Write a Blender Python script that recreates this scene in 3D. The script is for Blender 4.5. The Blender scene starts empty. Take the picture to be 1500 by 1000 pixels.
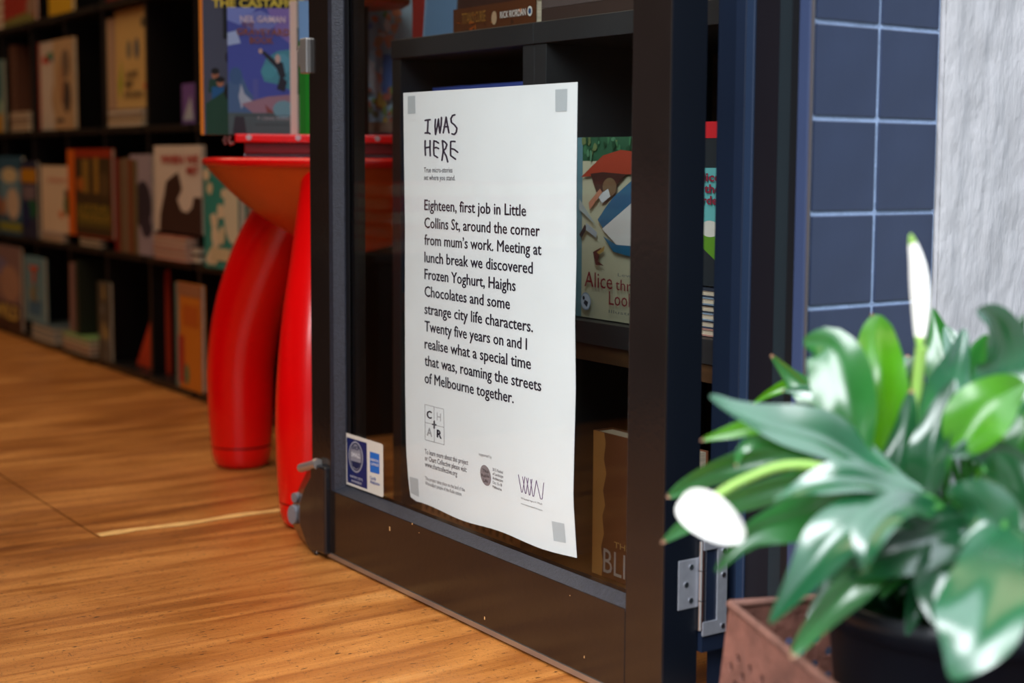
import bpy, bmesh, math, random
from mathutils import Vector, Matrix
random.seed(7)
SC = bpy.context.scene
COL = SC.collection
PI = math.pi

# ------------------------------------------------------------------ camera
YAW, TILT, ROLL = math.radians(35.60777909), math.radians(5.50866299), math.radians(-0.4804317)
FPX, CX, CY, EYE = 2161.039, 817.914, 448.516, 0.63
_f = Vector((math.sin(YAW)*math.cos(TILT), math.cos(YAW)*math.cos(TILT), -math.sin(TILT)))
_r = Vector((math.cos(YAW), -math.sin(YAW), 0))
_d = _f.cross(_r)
RT = math.cos(ROLL)*_r + math.sin(ROLL)*_d
DN = -math.sin(ROLL)*_r + math.cos(ROLL)*_d
FW = _f
cam_data = bpy.data.cameras.new('camera')
cam = bpy.data.objects.new('camera', cam_data)
COL.objects.link(cam)
cam.matrix_world = Matrix((
    (RT.x, -DN.x, -FW.x, 0), (RT.y, -DN.y, -FW.y, 0), (RT.z, -DN.z, -FW.z, EYE), (0, 0, 0, 1)))
cam_data.sensor_width = 36
cam_data.lens = FPX/1500*36
cam_data.shift_x = (750-CX)/1500
cam_data.shift_y = (CY-500)/1500
cam_data.clip_start = 0.05
cam_data.dof.use_dof = True
cam_data.dof.focus_distance = 1.95
cam_data.dof.aperture_fstop = 3.0
SC.camera = cam

# ------------------------------------------------------------------ world, lights, exposure
world = bpy.data.worlds.new('overcast_sky')
SC.world = world
world.use_nodes = True
_nt = world.node_tree
_bg = _nt.nodes['Background']
_bg.inputs['Strength'].default_value = 1.95
# overcast sky: three times brighter overhead than at the horizon
_tc = _nt.nodes.new('ShaderNodeTexCoord'); _sx = _nt.nodes.new('ShaderNodeSeparateXYZ'); _cr = _nt.nodes.new('ShaderNodeValToRGB')
_nt.links.new(_tc.outputs['Generated'], _sx.inputs[0]); _nt.links.new(_sx.outputs['Z'], _cr.inputs[0]); _nt.links.new(_cr.outputs[0], _bg.inputs['Color'])
_cr.color_ramp.elements[0].position = 0.0; _cr.color_ramp.elements[0].color = (0.27, 0.315, 0.38, 1)
_cr.color_ramp.elements[1].position = 1.0; _cr.color_ramp.elements[1].color = (0.80, 0.90, 1.0, 1)
SC.view_settings.view_transform = 'Standard'
SC.view_settings.look = 'None'
SC.view_settings.gamma = 1
SC.view_settings.use_curve_mapping = False
SC.view_settings.exposure = 0.82

_s = bpy.data.lights.new('veiled_sun', 'SUN'); _s.energy = 3.2; _s.angle = math.radians(46); _s.color = (0.95, 0.97, 1.0)
sun = bpy.data.objects.new('veiled_sun', _s); COL.objects.link(sun); sun.location = (-4, -3, 6)
sun.rotation_euler = Vector((0.850, 0.530, -0.74)).to_track_quat('-Z', 'Y').to_euler()
def area_lamp(name, loc, size, energy, color):
    l = bpy.data.lights.new(name, 'AREA')
    l.shape = 'RECTANGLE'; l.size = size[0]; l.size_y = size[1]
    l.energy = energy; l.color = color
    o = bpy.data.objects.new(name, l); COL.objects.link(o)
    o.location = loc
    return o
area_lamp('ceiling_lamp_light', (0.55, 3.1, 2.82), (2.4, 2.4), 22, (1.0, 0.80, 0.55))
area_lamp('ceiling_lamp_light', (0.2, 5.4, 2.82), (2.4, 2.4), 14, (1.0, 0.72, 0.45))

# ------------------------------------------------------------------ picture <-> place helpers
def ray(px, py):
    return RT*((px-CX)/FPX) + DN*((py-CY)/FPX) + FW
EYEV = Vector((0, 0, EYE))
def on_x(px, py, x):
    r = ray(px, py); return r*(x/r.x) + EYEV
def on_y(px, py, y):
    r = ray(px, py); return r*(y/r.y) + EYEV
def on_z(px, py, z=0.0):
    r = ray(px, py); return r*((z-EYE)/r.z) + EYEV
def at(px, py, depth):
    return ray(px, py)*depth + EYEV

# ------------------------------------------------------------------ materials
def lin(c):
    return tuple(((v/255)/12.92 if v/255 <= 0.04045 else ((v/255+0.055)/1.055)**2.4) for v in c)
_m = {}
def mat(name, rgb, rough=0.5, metal=0.0, spec=0.5, coat=0.0, var=0.0, scale=8.0, bump=0.0, bscale=60.0, stretch=(1, 1, 1)):
    if name in _m: return _m[name]
    m = bpy.data.materials.new(name); m.use_nodes = True; _m[name] = m
    nt = m.node_tree; b = nt.nodes['Principled BSDF']
    c = lin(rgb)
    b.inputs['Base Color'].default_value = (*c, 1)
    b.inputs['Roughness'].default_value = rough
    b.inputs['Metallic'].default_value = metal
    b.inputs['Specular IOR Level'].default_value = spec
    b.inputs['Coat Weight'].default_value = coat
    b.inputs['Coat Roughness'].default_value = 0.08
    tc = nt.nodes.new('ShaderNodeTexCoord')
    mp = nt.nodes.new('ShaderNodeMapping'); mp.inputs['Scale'].default_value = stretch
    nt.links.new(tc.outputs['Object'], mp.inputs['Vector'])
    n = nt.nodes.new('ShaderNodeTexNoise'); n.inputs['Scale'].default_value = scale; n.inputs['Detail'].default_value = 5
    nt.links.new(mp.outputs[0], n.inputs['Vector'])
    r = nt.nodes.new('ShaderNodeValToRGB')
    v = max(var, 0.03)
    r.color_ramp.elements[0].position = 0.3; r.color_ramp.elements[1].position = 0.7
    r.color_ramp.elements[0].color = (*[x*(1-v) for x in c], 1)
    r.color_ramp.elements[1].color = (*[min(1, x*(1+v)) for x in c], 1)
    nt.links.new(n.outputs['Fac'], r.inputs[0]); nt.links.new(r.outputs[0], b.inputs['Base Color'])
    if bump:
        n2 = nt.nodes.new('ShaderNodeTexNoise'); n2.inputs['Scale'].default_value = bscale; n2.inputs['Detail'].default_value = 6
        nt.links.new(mp.outputs[0], n2.inputs['Vector'])
        bp = nt.nodes.new('ShaderNodeBump'); bp.inputs['Strength'].default_value = bump; bp.inputs['Distance'].default_value = 0.01
        nt.links.new(n2.outputs['Fac'], bp.inputs['Height']); nt.links.new(bp.outputs[0], b.inputs['Normal'])
    return m
def ink(rgb, rough=0.55):
    rgb = tuple(int(v) for v in rgb)
    return mat('ink_%d_%d_%d' % rgb, rgb, rough, spec=0.3)

def floor_material():
    m = bpy.data.materials.new('worn_wood_floor'); m.use_nodes = True
    nt = m.node_tree; N = nt.nodes; L = nt.links; b = N['Principled BSDF']
    tc = N.new('ShaderNodeTexCoord')
    def noise(sc, scale, det=6, dist=0.0, rough=0.55):
        mp = N.new('ShaderNodeMapping'); mp.inputs['Scale'].default_value = sc
        L.new(tc.outputs['Object'], mp.inputs['Vector'])
        n = N.new('ShaderNodeTexNoise'); n.inputs['Scale'].default_value = scale
        n.inputs['Detail'].default_value = det; n.inputs['Distortion'].default_value = dist; n.inputs['Roughness'].default_value = rough
        L.new(mp.outputs[0], n.inputs['Vector']); return n
    def ramp(src, stops):
        r = N.new('ShaderNodeValToRGB'); e = r.color_ramp.elements
        e[0].position, e[0].color = stops[0][0], (*stops[0][1], 1)
        e[1].position, e[1].color = stops[1][0], (*stops[1][1], 1)
        for p, c in stops[2:]:
            q = e.new(p); q.color = (*c, 1)
        L.new(src, r.inputs[0]); return r
    def mix(kind, fac, a, c):
        x = N.new('ShaderNodeMix'); x.data_type = 'RGBA'; x.blend_type = kind
        if isinstance(fac, float): x.inputs[0].default_value = fac
        else: L.new(fac, x.inputs[0])
        L.new(a, x.inputs[6])
        if isinstance(c, tuple): x.inputs[7].default_value = (*c, 1)
        else: L.new(c, x.inputs[7])
        return x.outputs[2]
    g = noise((0.7, 7.0, 1), 2.6, 8, 0.8)
    base = ramp(g.outputs['Fac'], [(0.25, lin((124, 68, 28))), (0.75, lin((232, 168, 98))), (0.42, lin((168, 101, 44))), (0.6, lin((204, 134, 66)))])
    fine = noise((2.0, 60.0, 1), 4.0, 4)
    f2 = ramp(fine.outputs['Fac'], [(0.3, (0.74, 0.72, 0.68)), (0.7, (1.12, 1.12, 1.12))])
    c = mix('MULTIPLY', 0.6, base.outputs[0], f2.outputs[0])
    blot = noise((1.2, 2.2, 1), 3.5, 5, 0.6)
    b2 = ramp(blot.outputs['Fac'], [(0.33, (0.72, 0.64, 0.56)), (0.55, (1, 1, 1))])
    c = mix('MULTIPLY', 0.7, c, b2.outputs[0])
    # small dark dents and short scratches
    s1 = noise((9, 26, 1), 7.0, 3)
    m1 = ramp(s1.outputs['Fac'], [(0.645, (0, 0, 0)), (0.67, (1, 1, 1))])
    c = mix('MIX', m1.outputs[0], c, lin((66, 40, 22)))
    s2 = noise((60, 22, 1), 6.0, 2, 1.5)
    m2 = ramp(s2.outputs['Fac'], [(0.62, (0, 0, 0)), (0.65, (0.6, 0.6, 0.6))])
    c = mix('MIX', m2.outputs[0], c, lin((88, 54, 28)))
    L.new(c, b.inputs['Base Color'])
    rr = ramp(blot.outputs['Fac'], [(0.3, (0.30, 0.30, 0.30)), (0.7, (0.48, 0.48, 0.48))])
    L.new(rr.outputs[0], b.inputs['Roughness'])
    bp = N.new('ShaderNodeBump'); bp.inputs['Strength'].default_value = 0.18; bp.inputs['Distance'].default_value = 0.004
    L.new(fine.outputs['Fac'], bp.inputs['Height']); L.new(bp.outputs[0], b.inputs['Normal'])
    return m

def glass_material():
    m = bpy.data.materials.new('window_glass'); m.use_nodes = True
    nt = m.node_tree; N = nt.nodes; L = nt.links
    N.remove(N['Principled BSDF']); out = N['Material Output']
    geo = N.new('ShaderNodeNewGeometry')
    dot = N.new('ShaderNodeVectorMath'); dot.operation = 'DOT_PRODUCT'
    L.new(geo.outputs['Incoming'], dot.inputs[0]); L.new(geo.outputs['Normal'], dot.inputs[1])
    ab = N.new('ShaderNodeMath'); ab.operation = 'ABSOLUTE'; L.new(dot.outputs['Value'], ab.inputs[0])
    om = N.new('ShaderNodeMath'); om.operation = 'SUBTRACT'; om.inputs[0].default_value = 1; L.new(ab.outputs[0], om.inputs[1])
    pw = N.new('ShaderNodeMath'); pw.operation = 'POWER'; pw.inputs[1].default_value = 5; L.new(om.outputs[0], pw.inputs[0])
    ml = N.new('ShaderNodeMath'); ml.operation = 'MULTIPLY_ADD'; ml.inputs[1].default_value = 0.96; ml.inputs[2].default_value = 0.04
    L.new(pw.outputs[0], ml.inputs[0])
    tr = N.new('ShaderNodeBsdfTransparent'); tr.inputs[0].default_value = (0.95, 0.97, 0.96, 1)
    gl = N.new('ShaderNodeBsdfGlossy'); gl.inputs['Roughness'].default_value = 0.0
    mx = N.new('ShaderNodeMixShader')
    L.new(ml.outputs[0], mx.inputs[0]); L.new(tr.outputs[0], mx.inputs[1]); L.new(gl.outputs[0], mx.inputs[2])
    L.new(mx.outputs[0], out.inputs['Surface'])
    return m

def leaf_material(name, rgb, back, trans=0.3, rough=0.32):
    m = bpy.data.materials.new(name); m.use_nodes = True
    nt = m.node_tree; N = nt.nodes; L = nt.links; b = N['Principled BSDF']; out = N['Material Output']
    tc = N.new('ShaderNodeTexCoord')
    n = N.new('ShaderNodeTexNoise'); n.inputs['Scale'].default_value = 14; n.inputs['Detail'].default_value = 4
    L.new(tc.outputs['Object'], n.inputs['Vector'])
    r = N.new('ShaderNodeValToRGB'); c = lin(rgb)
    r.color_ramp.elements[0].position = 0.3; r.color_ramp.elements[1].position = 0.7
    r.color_ramp.elements[0].color = (*[x*0.72 for x in c], 1); r.color_ramp.elements[1].color = (*[min(1, x*1.3) for x in c], 1)
    L.new(n.outputs['Fac'], r.inputs[0]); L.new(r.outputs[0], b.inputs['Base Color'])
    b.inputs['Roughness'].default_value = rough
    b.inputs['Specular IOR Level'].default_value = 0.8
    b.inputs['Coat Weight'].default_value = 0.8; b.inputs['Coat Roughness'].default_value = 0.25
    b.inputs['Coat IOR'].default_value = 1.7
    t = N.new('ShaderNodeBsdfTranslucent'); t.inputs[0].default_value = (*lin(back), 1)
    mx = N.new('ShaderNodeMixShader'); mx.inputs[0].default_value = trans
    L.new(b.outputs[0], mx.inputs[1]); L.new(t.outputs[0], mx.inputs[2]); L.new(mx.outputs[0], out.inputs['Surface'])
    return m

GLASS = glass_material()
FLOOR = floor_material()
PAINT = mat('black_gloss_door_paint', (30, 24, 22), 0.16, spec=0.6, var=0.15, bump=0.03, bscale=120)
BEAD = mat('dusty_glazing_bead', (38, 40, 50), 0.45, spec=0.5, var=0.35, scale=220, bump=0.2, bscale=400)
GASKET = mat('black_gasket', (12, 14, 18), 0.45)
FRAME_BLUE = mat('dark_blue_frame_metal', (20, 29, 46), 0.3, spec=0.6, var=0.12)
FRAME_DARK = mat('brown_black_frame', (20, 17, 22), 0.35)
FRAME_LIGHT = mat('slate_blue_trim', (50, 62, 92), 0.38, spec=0.6)
FRAME_GREEN = mat('grey_green_panel', (24, 33, 38), 0.45)
CHROME = mat('chrome', (205, 205, 208), 0.12, metal=1.0)
STEEL = mat('brushed_steel', (150, 152, 160), 0.5, metal=0.55, var=0.08, scale=90)
NICKEL = mat('satin_nickel', (196, 192, 188), 0.3, metal=0.75)
ALU = mat('aluminium_strip', (170, 160, 152), 0.35, metal=0.8)
TILE = mat('slate_blue_tile', (40, 50, 74), 0.33, spec=0.5, var=0.16, scale=9, bump=0.05, bscale=25)
GROUT = mat('pale_grout', (142, 162, 194), 0.85, var=0.12, scale=40, bump=0.3, bscale=200)
RENDER = mat('rough_grey_render', (170, 168, 170), 0.9, var=0.10, scale=16, bump=0.9, bscale=26, stretch=(1.4, 1, 0.5))
PLASTER = mat('shop_plaster', (92, 74, 60), 0.8, var=0.08)
CEIL = mat('shop_ceiling_paint', (120, 110, 98), 0.8)
PAVE = mat('pavement_concrete', (120, 118, 115), 0.85, var=0.15, bump=0.3)
SHELF = mat('black_brown_shelf', (19, 14, 13), 0.42, var=0.25, scale=6, stretch=(1, 6, 1), bump=0.04)
SHELF_GREY = mat('charcoal_shelf', (44, 44, 46), 0.45, var=0.15, scale=6)
WALNUT = mat('brown_wood_panel', (74, 50, 28), 0.5, var=0.35, scale=5, stretch=(2, 2, 14), bump=0.08)
RED = mat('glossy_red_plastic', (232, 3, 6), 0.24, spec=0.5, coat=0.12)
REDRIM = mat('red_rim', (230, 8, 10), 0.2, spec=0.6, coat=0.3)
ORANGE = mat('red_shell_lit_orange', (216, 84, 20), 0.32, spec=0.4, var=0.12, scale=5)  # light glowing through the red plastic is put into this orange
PAPER = mat('white_poster_paper', (236, 235, 238), 0.75, spec=0.25, var=0.03, scale=7)
PAGES = mat('book_pages', (205, 190, 166), 0.85, var=0.2, scale=3, stretch=(1, 1, 160), bump=0.15, bscale=50)
RUST = mat('rusty_steel', (122, 78, 66), 0.75, var=0.35, scale=26, bump=0.35, bscale=90)
POT = mat('black_plastic_pot', (18, 22, 32), 0.38, spec=0.5, var=0.15)
SOIL = mat('potting_soil', (30, 22, 16), 0.95, var=0.5, scale=80, bump=0.9, bscale=90)
SPATHE = mat('white_spathe', (250, 246, 238), 0.6, spec=0.3)
STALK = mat('pale_green_stalk', (150, 190, 92), 0.45, var=0.15)
LEAFS = [leaf_material('leaf_dark_green', (16, 66, 38), (50, 140, 30), 0.16, 0.30),
         leaf_material('leaf_lime', (74, 150, 22), (130, 215, 20), 0.50, 0.42),
         leaf_material('leaf_mid_green', (34, 104, 44), (80, 175, 45), 0.24, 0.36),
         leaf_material('leaf_glossy', (30, 92, 58), (70, 150, 50), 0.12, 0.26)]
STEMG = mat('leaf_stem_green', (52, 120, 44), 0.5, var=0.2)
TIPB = mat('dry_leaf_tip', (150, 110, 84), 0.7)
DISCWOOD = mat('orange_brown_wood', (150, 86, 36), 0.35, var=0.3, scale=6, stretch=(1, 8, 1))

# ------------------------------------------------------------------ mesh builder
class MB:
    def __init__(s): s.v = []; s.f = []; s.m = []; s.sm = []
    def add(s, verts, faces, mi=0, smooth=False):
        o = len(s.v); s.v += [tuple(v) for v in verts]
        for f in faces:
            s.f.append(tuple(i+o for i in f)); s.m.append(mi); s.sm.append(smooth)
    def box(s, a, b, mi=0):
        x0, y0, z0 = [min(a[i], b[i]) for i in range(3)]; x1, y1, z1 = [max(a[i], b[i]) for i in range(3)]
        s.add([(x0,y0,z0),(x1,y0,z0),(x1,y1,z0),(x0,y1,z0),(x0,y0,z1),(x1,y0,z1),(x1,y1,z1),(x0,y1,z1)],
              [(0,3,2,1),(4,5,6,7),(0,1,5,4),(1,2,6,5),(2,3,7,6),(3,0,4,7)], mi)
        return s
    def prism(s, prof, axis, a, b, mi=0, smooth=False):
        """prof: 2d points; axis 0/1/2 = extrusion axis from a to b"""
        n = len(prof)
        def mk(p, t):
            if axis == 0: return (t, p[0], p[1])
            if axis == 1: return (p[0], t, p[1])
            return (p[0], p[1], t)
        vs = [mk(p, a) for p in prof]+[mk(p, b) for p in prof]
        s.add(vs, [tuple(range(n))[::-1], tuple(range(n, 2*n))], mi, False)
        s.add(vs, [(i, (i+1) % n, n+(i+1) % n, n+i) for i in range(n)], mi, smooth)
        return s
    def tube(s, pts, rad, seg=10, mi=0, cap=True, smooth=True, squash=None):
        pts = [Vector(p) for p in pts]; n = len(pts)
        if not hasattr(rad, '__len__'): rad = [rad]*n
        vs = []; up = None
        for i, p in enumerate(pts):
            t = (pts[min(i+1, n-1)]-pts[max(i-1, 0)]).normalized()
            if up is None:
                up = t.orthogonal().normalized() if abs(t.z) < 0.95 else (Vector((1, 0, 0))-t*t.x).normalized()
            up = (up - t*up.dot(t)).normalized(); sd = t.cross(up)
            for k in range(seg):
                a = 2*PI*k/seg
                vs.append(p+(up*math.cos(a)+sd*math.sin(a))*rad[i])
        fs = []
        for i in range(n-1):
            for k in range(seg):
                fs.append((i*seg+k, i*seg+(k+1) % seg, (i+1)*seg+(k+1) % seg, (i+1)*seg+k))
        s.add(vs, fs, mi, smooth)
        if cap:
            s.add(vs[:seg], [tuple(range(seg))[::-1]], mi); s.add(vs[-seg:], [tuple(range(seg))], mi)
        return s
    def lathe(s, prof, c=(0, 0), seg=40, mi=0, smooth=True):
        vs = []; n = len(prof)
        for r, z in prof:
            for k in range(seg):
                a = 2*PI*k/seg; vs.append((c[0]+r*math.cos(a), c[1]+r*math.sin(a), z))
        s.add(vs, [(i*seg+k, i*seg+(k+1) % seg, (i+1)*seg+(k+1) % seg, (i+1)*seg+k) for i in range(n-1) for k in range(seg)], mi, smooth)
        return s
    def build(s, name, mats, parent=None, bevel=0.0, segs=2):
        me = bpy.data.meshes.new(name)
        me.from_pydata(s.v, [], s.f)
        for m in (mats if isinstance(mats, (list, tuple)) else [mats]): me.materials.append(m)
        me.polygons.foreach_set('material_index', s.m)
        me.polygons.foreach_set('use_smooth', s.sm)
        me.update()
        o = bpy.data.objects.new(name, me); COL.objects.link(o)
        if parent: o.parent = parent
        if bevel:
            b = o.modifiers.new('bevel', 'BEVEL'); b.width = bevel; b.segments = segs; b.limit_method = 'ANGLE'
            b.angle_limit = math.radians(40)
        return o
def tag(o, label=None, cat=None, group=None, kind=None):
    if label: o['label'] = label
    if cat: o['category'] = cat
    if group: o['group'] = group
    if kind: o['kind'] = kind
    return o
def empty(name, loc=(0, 0, 0), rot=(0, 0, 0)):
    o = bpy.data.objects.new(name, None); COL.objects.link(o); o.location = loc; o.rotation_euler = rot
    o.empty_display_size = 0.05
    return o
def bx(name, a, b, m, parent=None, bevel=0.0):
    return MB().box(a, b).build(name, m, parent, bevel)

# text as flat meshes from the built-in font
_tx = {}
def text_mesh(body, bold=0.0, res=2):
    key = (body, bold, res)
    if key in _tx: return _tx[key]
    cu = bpy.data.curves.new('lettering', 'FONT'); cu.body = body; cu.size = 1; cu.offset = bold; cu.resolution_u = res
    o = bpy.data.objects.new('lettering', cu); COL.objects.link(o)
    bpy.context.view_layer.update()
    me = bpy.data.meshes.new_from_object(o.evaluated_get(bpy.context.evaluated_depsgraph_get()))
    vs = [tuple(v.co[:2]) for v in me.vertices]; fs = [tuple(p.vertices) for p in me.polygons]
    bpy.data.objects.remove(o); bpy.data.curves.remove(cu); bpy.data.meshes.remove(me)
    if vs:
        x0 = min(v[0] for v in vs); x1 = max(v[0] for v in vs)
    else: x0, x1 = 0, 1
    _tx[key] = (vs, fs, x0, x1)
    return _tx[key]
CAP = 0.7   # cap height of the built-in font at size 1, roughly

def strokes(mb, lines, w, place, mi=0):
    """draw polylines as flat ribbons with round joins; place(u,v)->3d"""
    for ln in lines:
        for (x0, y0), (x1, y1) in zip(ln, ln[1:]):
            L = math.hypot(x1-x0, y1-y0) or 1e-6
            nx, ny = -(y1-y0)/L*w/2, (x1-x0)/L*w/2
            mb.add([place(x0+nx, y0+ny), place(x1+nx, y1+ny), place(x1-nx, y1-ny), place(x0-nx, y0-ny)], [(0, 1, 2, 3)], mi)
        for (x, y) in ln:
            mb.add([place(x+w/2*math.cos(a*PI/4), y+w/2*math.sin(a*PI/4)) for a in range(8)], [tuple(range(8))], mi)

# ================================================================== SETTING
fl = empty('floor'); tag(fl, 'worn orange-brown wooden shop floor in large panels', 'floor', kind='structure')
JX, JY, G = 0.789, 2.417, 0.0016
bx('floor_base', (-2.7, 1.2, -0.05), (1.9, 7.1, -0.006), GASKET, fl)
for a, b in (((-2.7, JY+0.0004, -0.006), (JX-G, 7.1, 0)), ((JX+G, JY+0.0004, -0.006), (1.9, 7.1, 0)), ((-2.7, 1.2, -0.006), (1.9, JY-0.0004, 0))):
    bx('floor_panel', a, b, FLOOR, fl)
mb = MB(); pts = []
for i in range(25):
    x = JX+0.004+i*0.03
    pts.append((x, JY+0.016+0.004*math.sin(i*0.9)+0.002*random.random(), 0.011+0.003*math.sin(i*1.7)))
top = [(x, y+w, 0.0006) for x, y, w in pts]; bot = [(x, y-w, 0.0006) for x, y, w in pts]
n = len(pts)
mb.add(top+bot, [(i, n+i, n+i+1, i+1) for i in range(n-1)])
mb.build('filler_streak', mat('pale_wood_filler', (240, 188, 116), 0.5, var=0.2, scale=30), fl)

tag(bx('pavement', (-6, -5, -0.08), (6, 1.195, -0.004), PAVE), 'grey concrete pavement in front of the shop', 'pavement', kind='structure')
tag(bx('ceiling', (-2.7, 1.12, 2.9), (1.95, 7.1, 3.0), CEIL), 'shop ceiling above the bookcases', 'ceiling', kind='structure')
tag(bx('wall_right', (1.86, 1.26, 0), (1.95, 7.1, 2.9), PLASTER), 'dim shop wall behind the bookcases', 'wall', kind='structure')
tag(bx('wall_back', (-2.7, 7.1, 0), (1.95, 7.2, 2.9), PLASTER), 'dim back wall of the shop', 'wall', kind='structure')
tag(bx('wall_left', (-2.8, 1.12, 0), (-2.7, 7.2, 2.9), PLASTER), 'dim left wall of the shop', 'wall', kind='structure')
ob = empty('low_sky_blocker', (0, -9, 0)); tag(ob, 'unseen grey block added across the street to darken the low sky', 'low_sky_blocker', kind='structure')  # unseen; put in so daylight falls mostly from above
MB().box((-16, -1, 0), (16, 1, 7.5)).build('facade', PAVE, ob)
for i in range(8):
    for k in range(2): MB().box((-14.6+i*3.8, 0.98, 1.0+k*3.2), (-12.6+i*3.8, 1.03, 3.0+k*3.2)).build('window', mat('dark_window', (40, 48, 56), 0.1, spec=.8), ob, 0.01)
wf = empty('wall_front'); tag(wf, 'shop front with slate blue tiles beside rough pale grey render', 'wall', kind='structure')
bx('wall_core', (1.165, 1.135, 0), (3.4, 1.26, 3.0), PLASTER, wf)
bx('lintel', (-2.8, 1.12, 2.5), (1.165, 1.26, 3.0), PLASTER, wf)
bx('wall_core', (-2.8, 1.12, 0), (-0.5, 1.26, 2.5), PLASTER, wf)  # unseen left pier, widened to keep the sun off the inner floor
# rough render with relief
mb = MB(); nx_, nz_ = 90, 170; x0, x1, z0, z1 = 1.3315, 2.3, 0.0, 1.9
vs = []
from mathutils import noise as _noise
for j in range(nz_+1):
    for i in range(nx_+1):
        x = x0+(x1-x0)*i/nx_; z = z0+(z1-z0)*j/nz_
        h = 0.0028*_noise.noise(Vector((x*16, 3, z*7)))+0.0016*_noise.noise(Vector((x*60, 1, z*26)))
        vs.append((x, 1.112-h if i else 1.115, z))
mb.add(vs, [(j*(nx_+1)+i, j*(nx_+1)+i+1, (j+1)*(nx_+1)+i+1, (j+1)*(nx_+1)+i) for j in range(nz_) for i in range(nx_)], 0, True)
mb.box((x0, 1.116, 0), (2.3, 1.135, 1.9)); mb.box((2.3, 1.113, 0), (3.4, 1.135, 3)); mb.box((x0, 1.113, 1.9), (2.3, 1.135, 3))
mb.build('render_coat', RENDER, wf)
# tiles, each its own piece
TY = 1.120
pitch_z = 0.1012
zg = on_y(1195, 172.5, TY).z            # a grout line
xs = [on_y(1195.5, 32.6, TY).x, on_y(1291.5, 41, TY).x, on_y(1375.5, 48, TY).x+0.002]
bx('grout_bed', (xs[0]-0.0015, TY+0.0025, 0), (xs[2]+0.002, TY+0.0075, 2.5), GROUT, wf)
bx('wall_core', (1.150, TY+0.0078, 0), (1.335, 1.1345, 2.5), PLASTER, wf)
tile_me = {}
for c in range(2):
    for k in range(-8, 14):
        zb = zg+k*pitch_z
        lo, hi = zb+0.0026, zb+pitch_z-0.0026
        if hi < 0.02: continue
        lo = max(lo, 0.0)
        w = xs[c+1]-xs[c]-(0.0054 if c == 0 else 0.003)
        h = hi-lo
        key = (c, round(h, 4))
        if key not in tile_me:
            tile_me[key] = MB().box((0, 0, 0), (w, 0.009, h)).build('tile', TILE, wf, 0.0012).data
            o = bpy.data.objects[tile_me[key].name] if False else [q for q in wf.children if q.data is tile_me[key]][0]
        else:
            o = bpy.data.objects.new('tile', tile_me[key]); COL.objects.link(o); o.parent = wf
            b = o.modifiers.new('bevel', 'BEVEL'); b.width = 0.0012; b.segments = 2
        o.location = (xs[c]+0.0012, TY+random.uniform(-0.0006, 0.0006), lo)
        o.rotation_euler = (random.uniform(-0.004, 0.004), 0, random.uniform(-0.004, 0.004))

# door frame on the return
fr = empty('door_frame', (1.12, 1.25, 0)); tag(fr, 'dark blue metal door frame between the hinge and the tiles', 'frame', kind='structure')
def frm(name, a, b, m, bev=0.0015):
    o = bx(name, a, b, m, None, bev); o.parent = fr; o.location = (-1.12, -1.25, 0); return o
def xat(px, y): return on_y(px, 300, y).x
o = MB().prism([(xat(1048, 1.262), 1.262), (1.2, 1.262), (1.2, 1.34), (1.192, 1.34)], 2, 0, 2.5).build('jamb', FRAME_BLUE, fr); o.location = (-1.12, -1.25, 0)
frm('jamb_stop', (xat(1088, 1.245), 1.245, 0), (1.2, 1.27, 2.5), FRAME_BLUE)
frm('jamb_rib', (xat(1100, 1.232), 1.232, 0), (1.2, 1.246, 2.5), mat('blue_rib_metal', (30, 43, 64), 0.35, spec=0.6))
frm('frame_return', (xat(1107, 1.225), 1.19, 0), (1.2, 1.231, 2.5), FRAME_DARK)
frm('frame_return', (xat(1146, 1.178), 1.16, 0), (1.2, 1.189, 2.5), FRAME_GREEN)
frm('corner_trim', (xs[0]-0.006, 1.122, 0), (xs[0]-0.0018, 1.139, 2.5), FRAME_LIGHT)
frm('trim_back', (xs[0]+0.004, 1.139, 0), (1.1495, 1.16, 2.5), GASKET)
frm('trim_lip', (xs[0]-0.006, 1.119, 0), (xs[0]-0.0018, 1.1218, 2.5), mat('tan_sealant', (66, 60, 62), 0.6))

# ================================================================== DOOR
XD, XG, XB = 1.0455, 1.0665, 1.097
Y0, Y1 = 1.253, 2.141
YG0, YG1 = 1.327, 2.044
door = empty('door_1', (1.07, 1.253, 0)); tag(door, 'open glazed black door with a white poster on its glass', 'door', kind='structure')
DL = (-1.07, -1.253, 0)
def dpart(mbx, name, m, bev=0.0):
    o = mbx.build(name, m, door, bev); o.location = DL; return o
zr = 0.1135
dpart(MB().box((XD, 2.074, 0.007), (XB, Y1, 2.15)), 'stile', PAINT, 0.0015)
dpart(MB().box((XD, Y0, 0.007), (XB, 1.321, 2.15)), 'stile', PAINT, 0.0015)
dpart(MB().box((XD, 1.3213, 0.012), (XB, 2.0737, zr)), 'bottom_rail', PAINT, 0.001)
dpart(MB().box((XD, 1.3213, 2.0), (XB, 2.0737, 2.15)), 'top_rail', PAINT, 0.001)
dpart(MB().box((XD+0.0015, Y0-0.0014, 0.008), (XB-0.0005, Y0-0.0001, 2.15)), 'edge_sheen_strip', mat('edge_sky_sheen', (10, 15, 24), 0.3, spec=.5))  # added strip; the sky's bluish reflection is put into its colour
dpart(MB().box((XD-0.001, 1.3, 0.0045), (XB-0.004, 2.085, 0.0115)), 'bottom_seal_strip', ALU)
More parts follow.
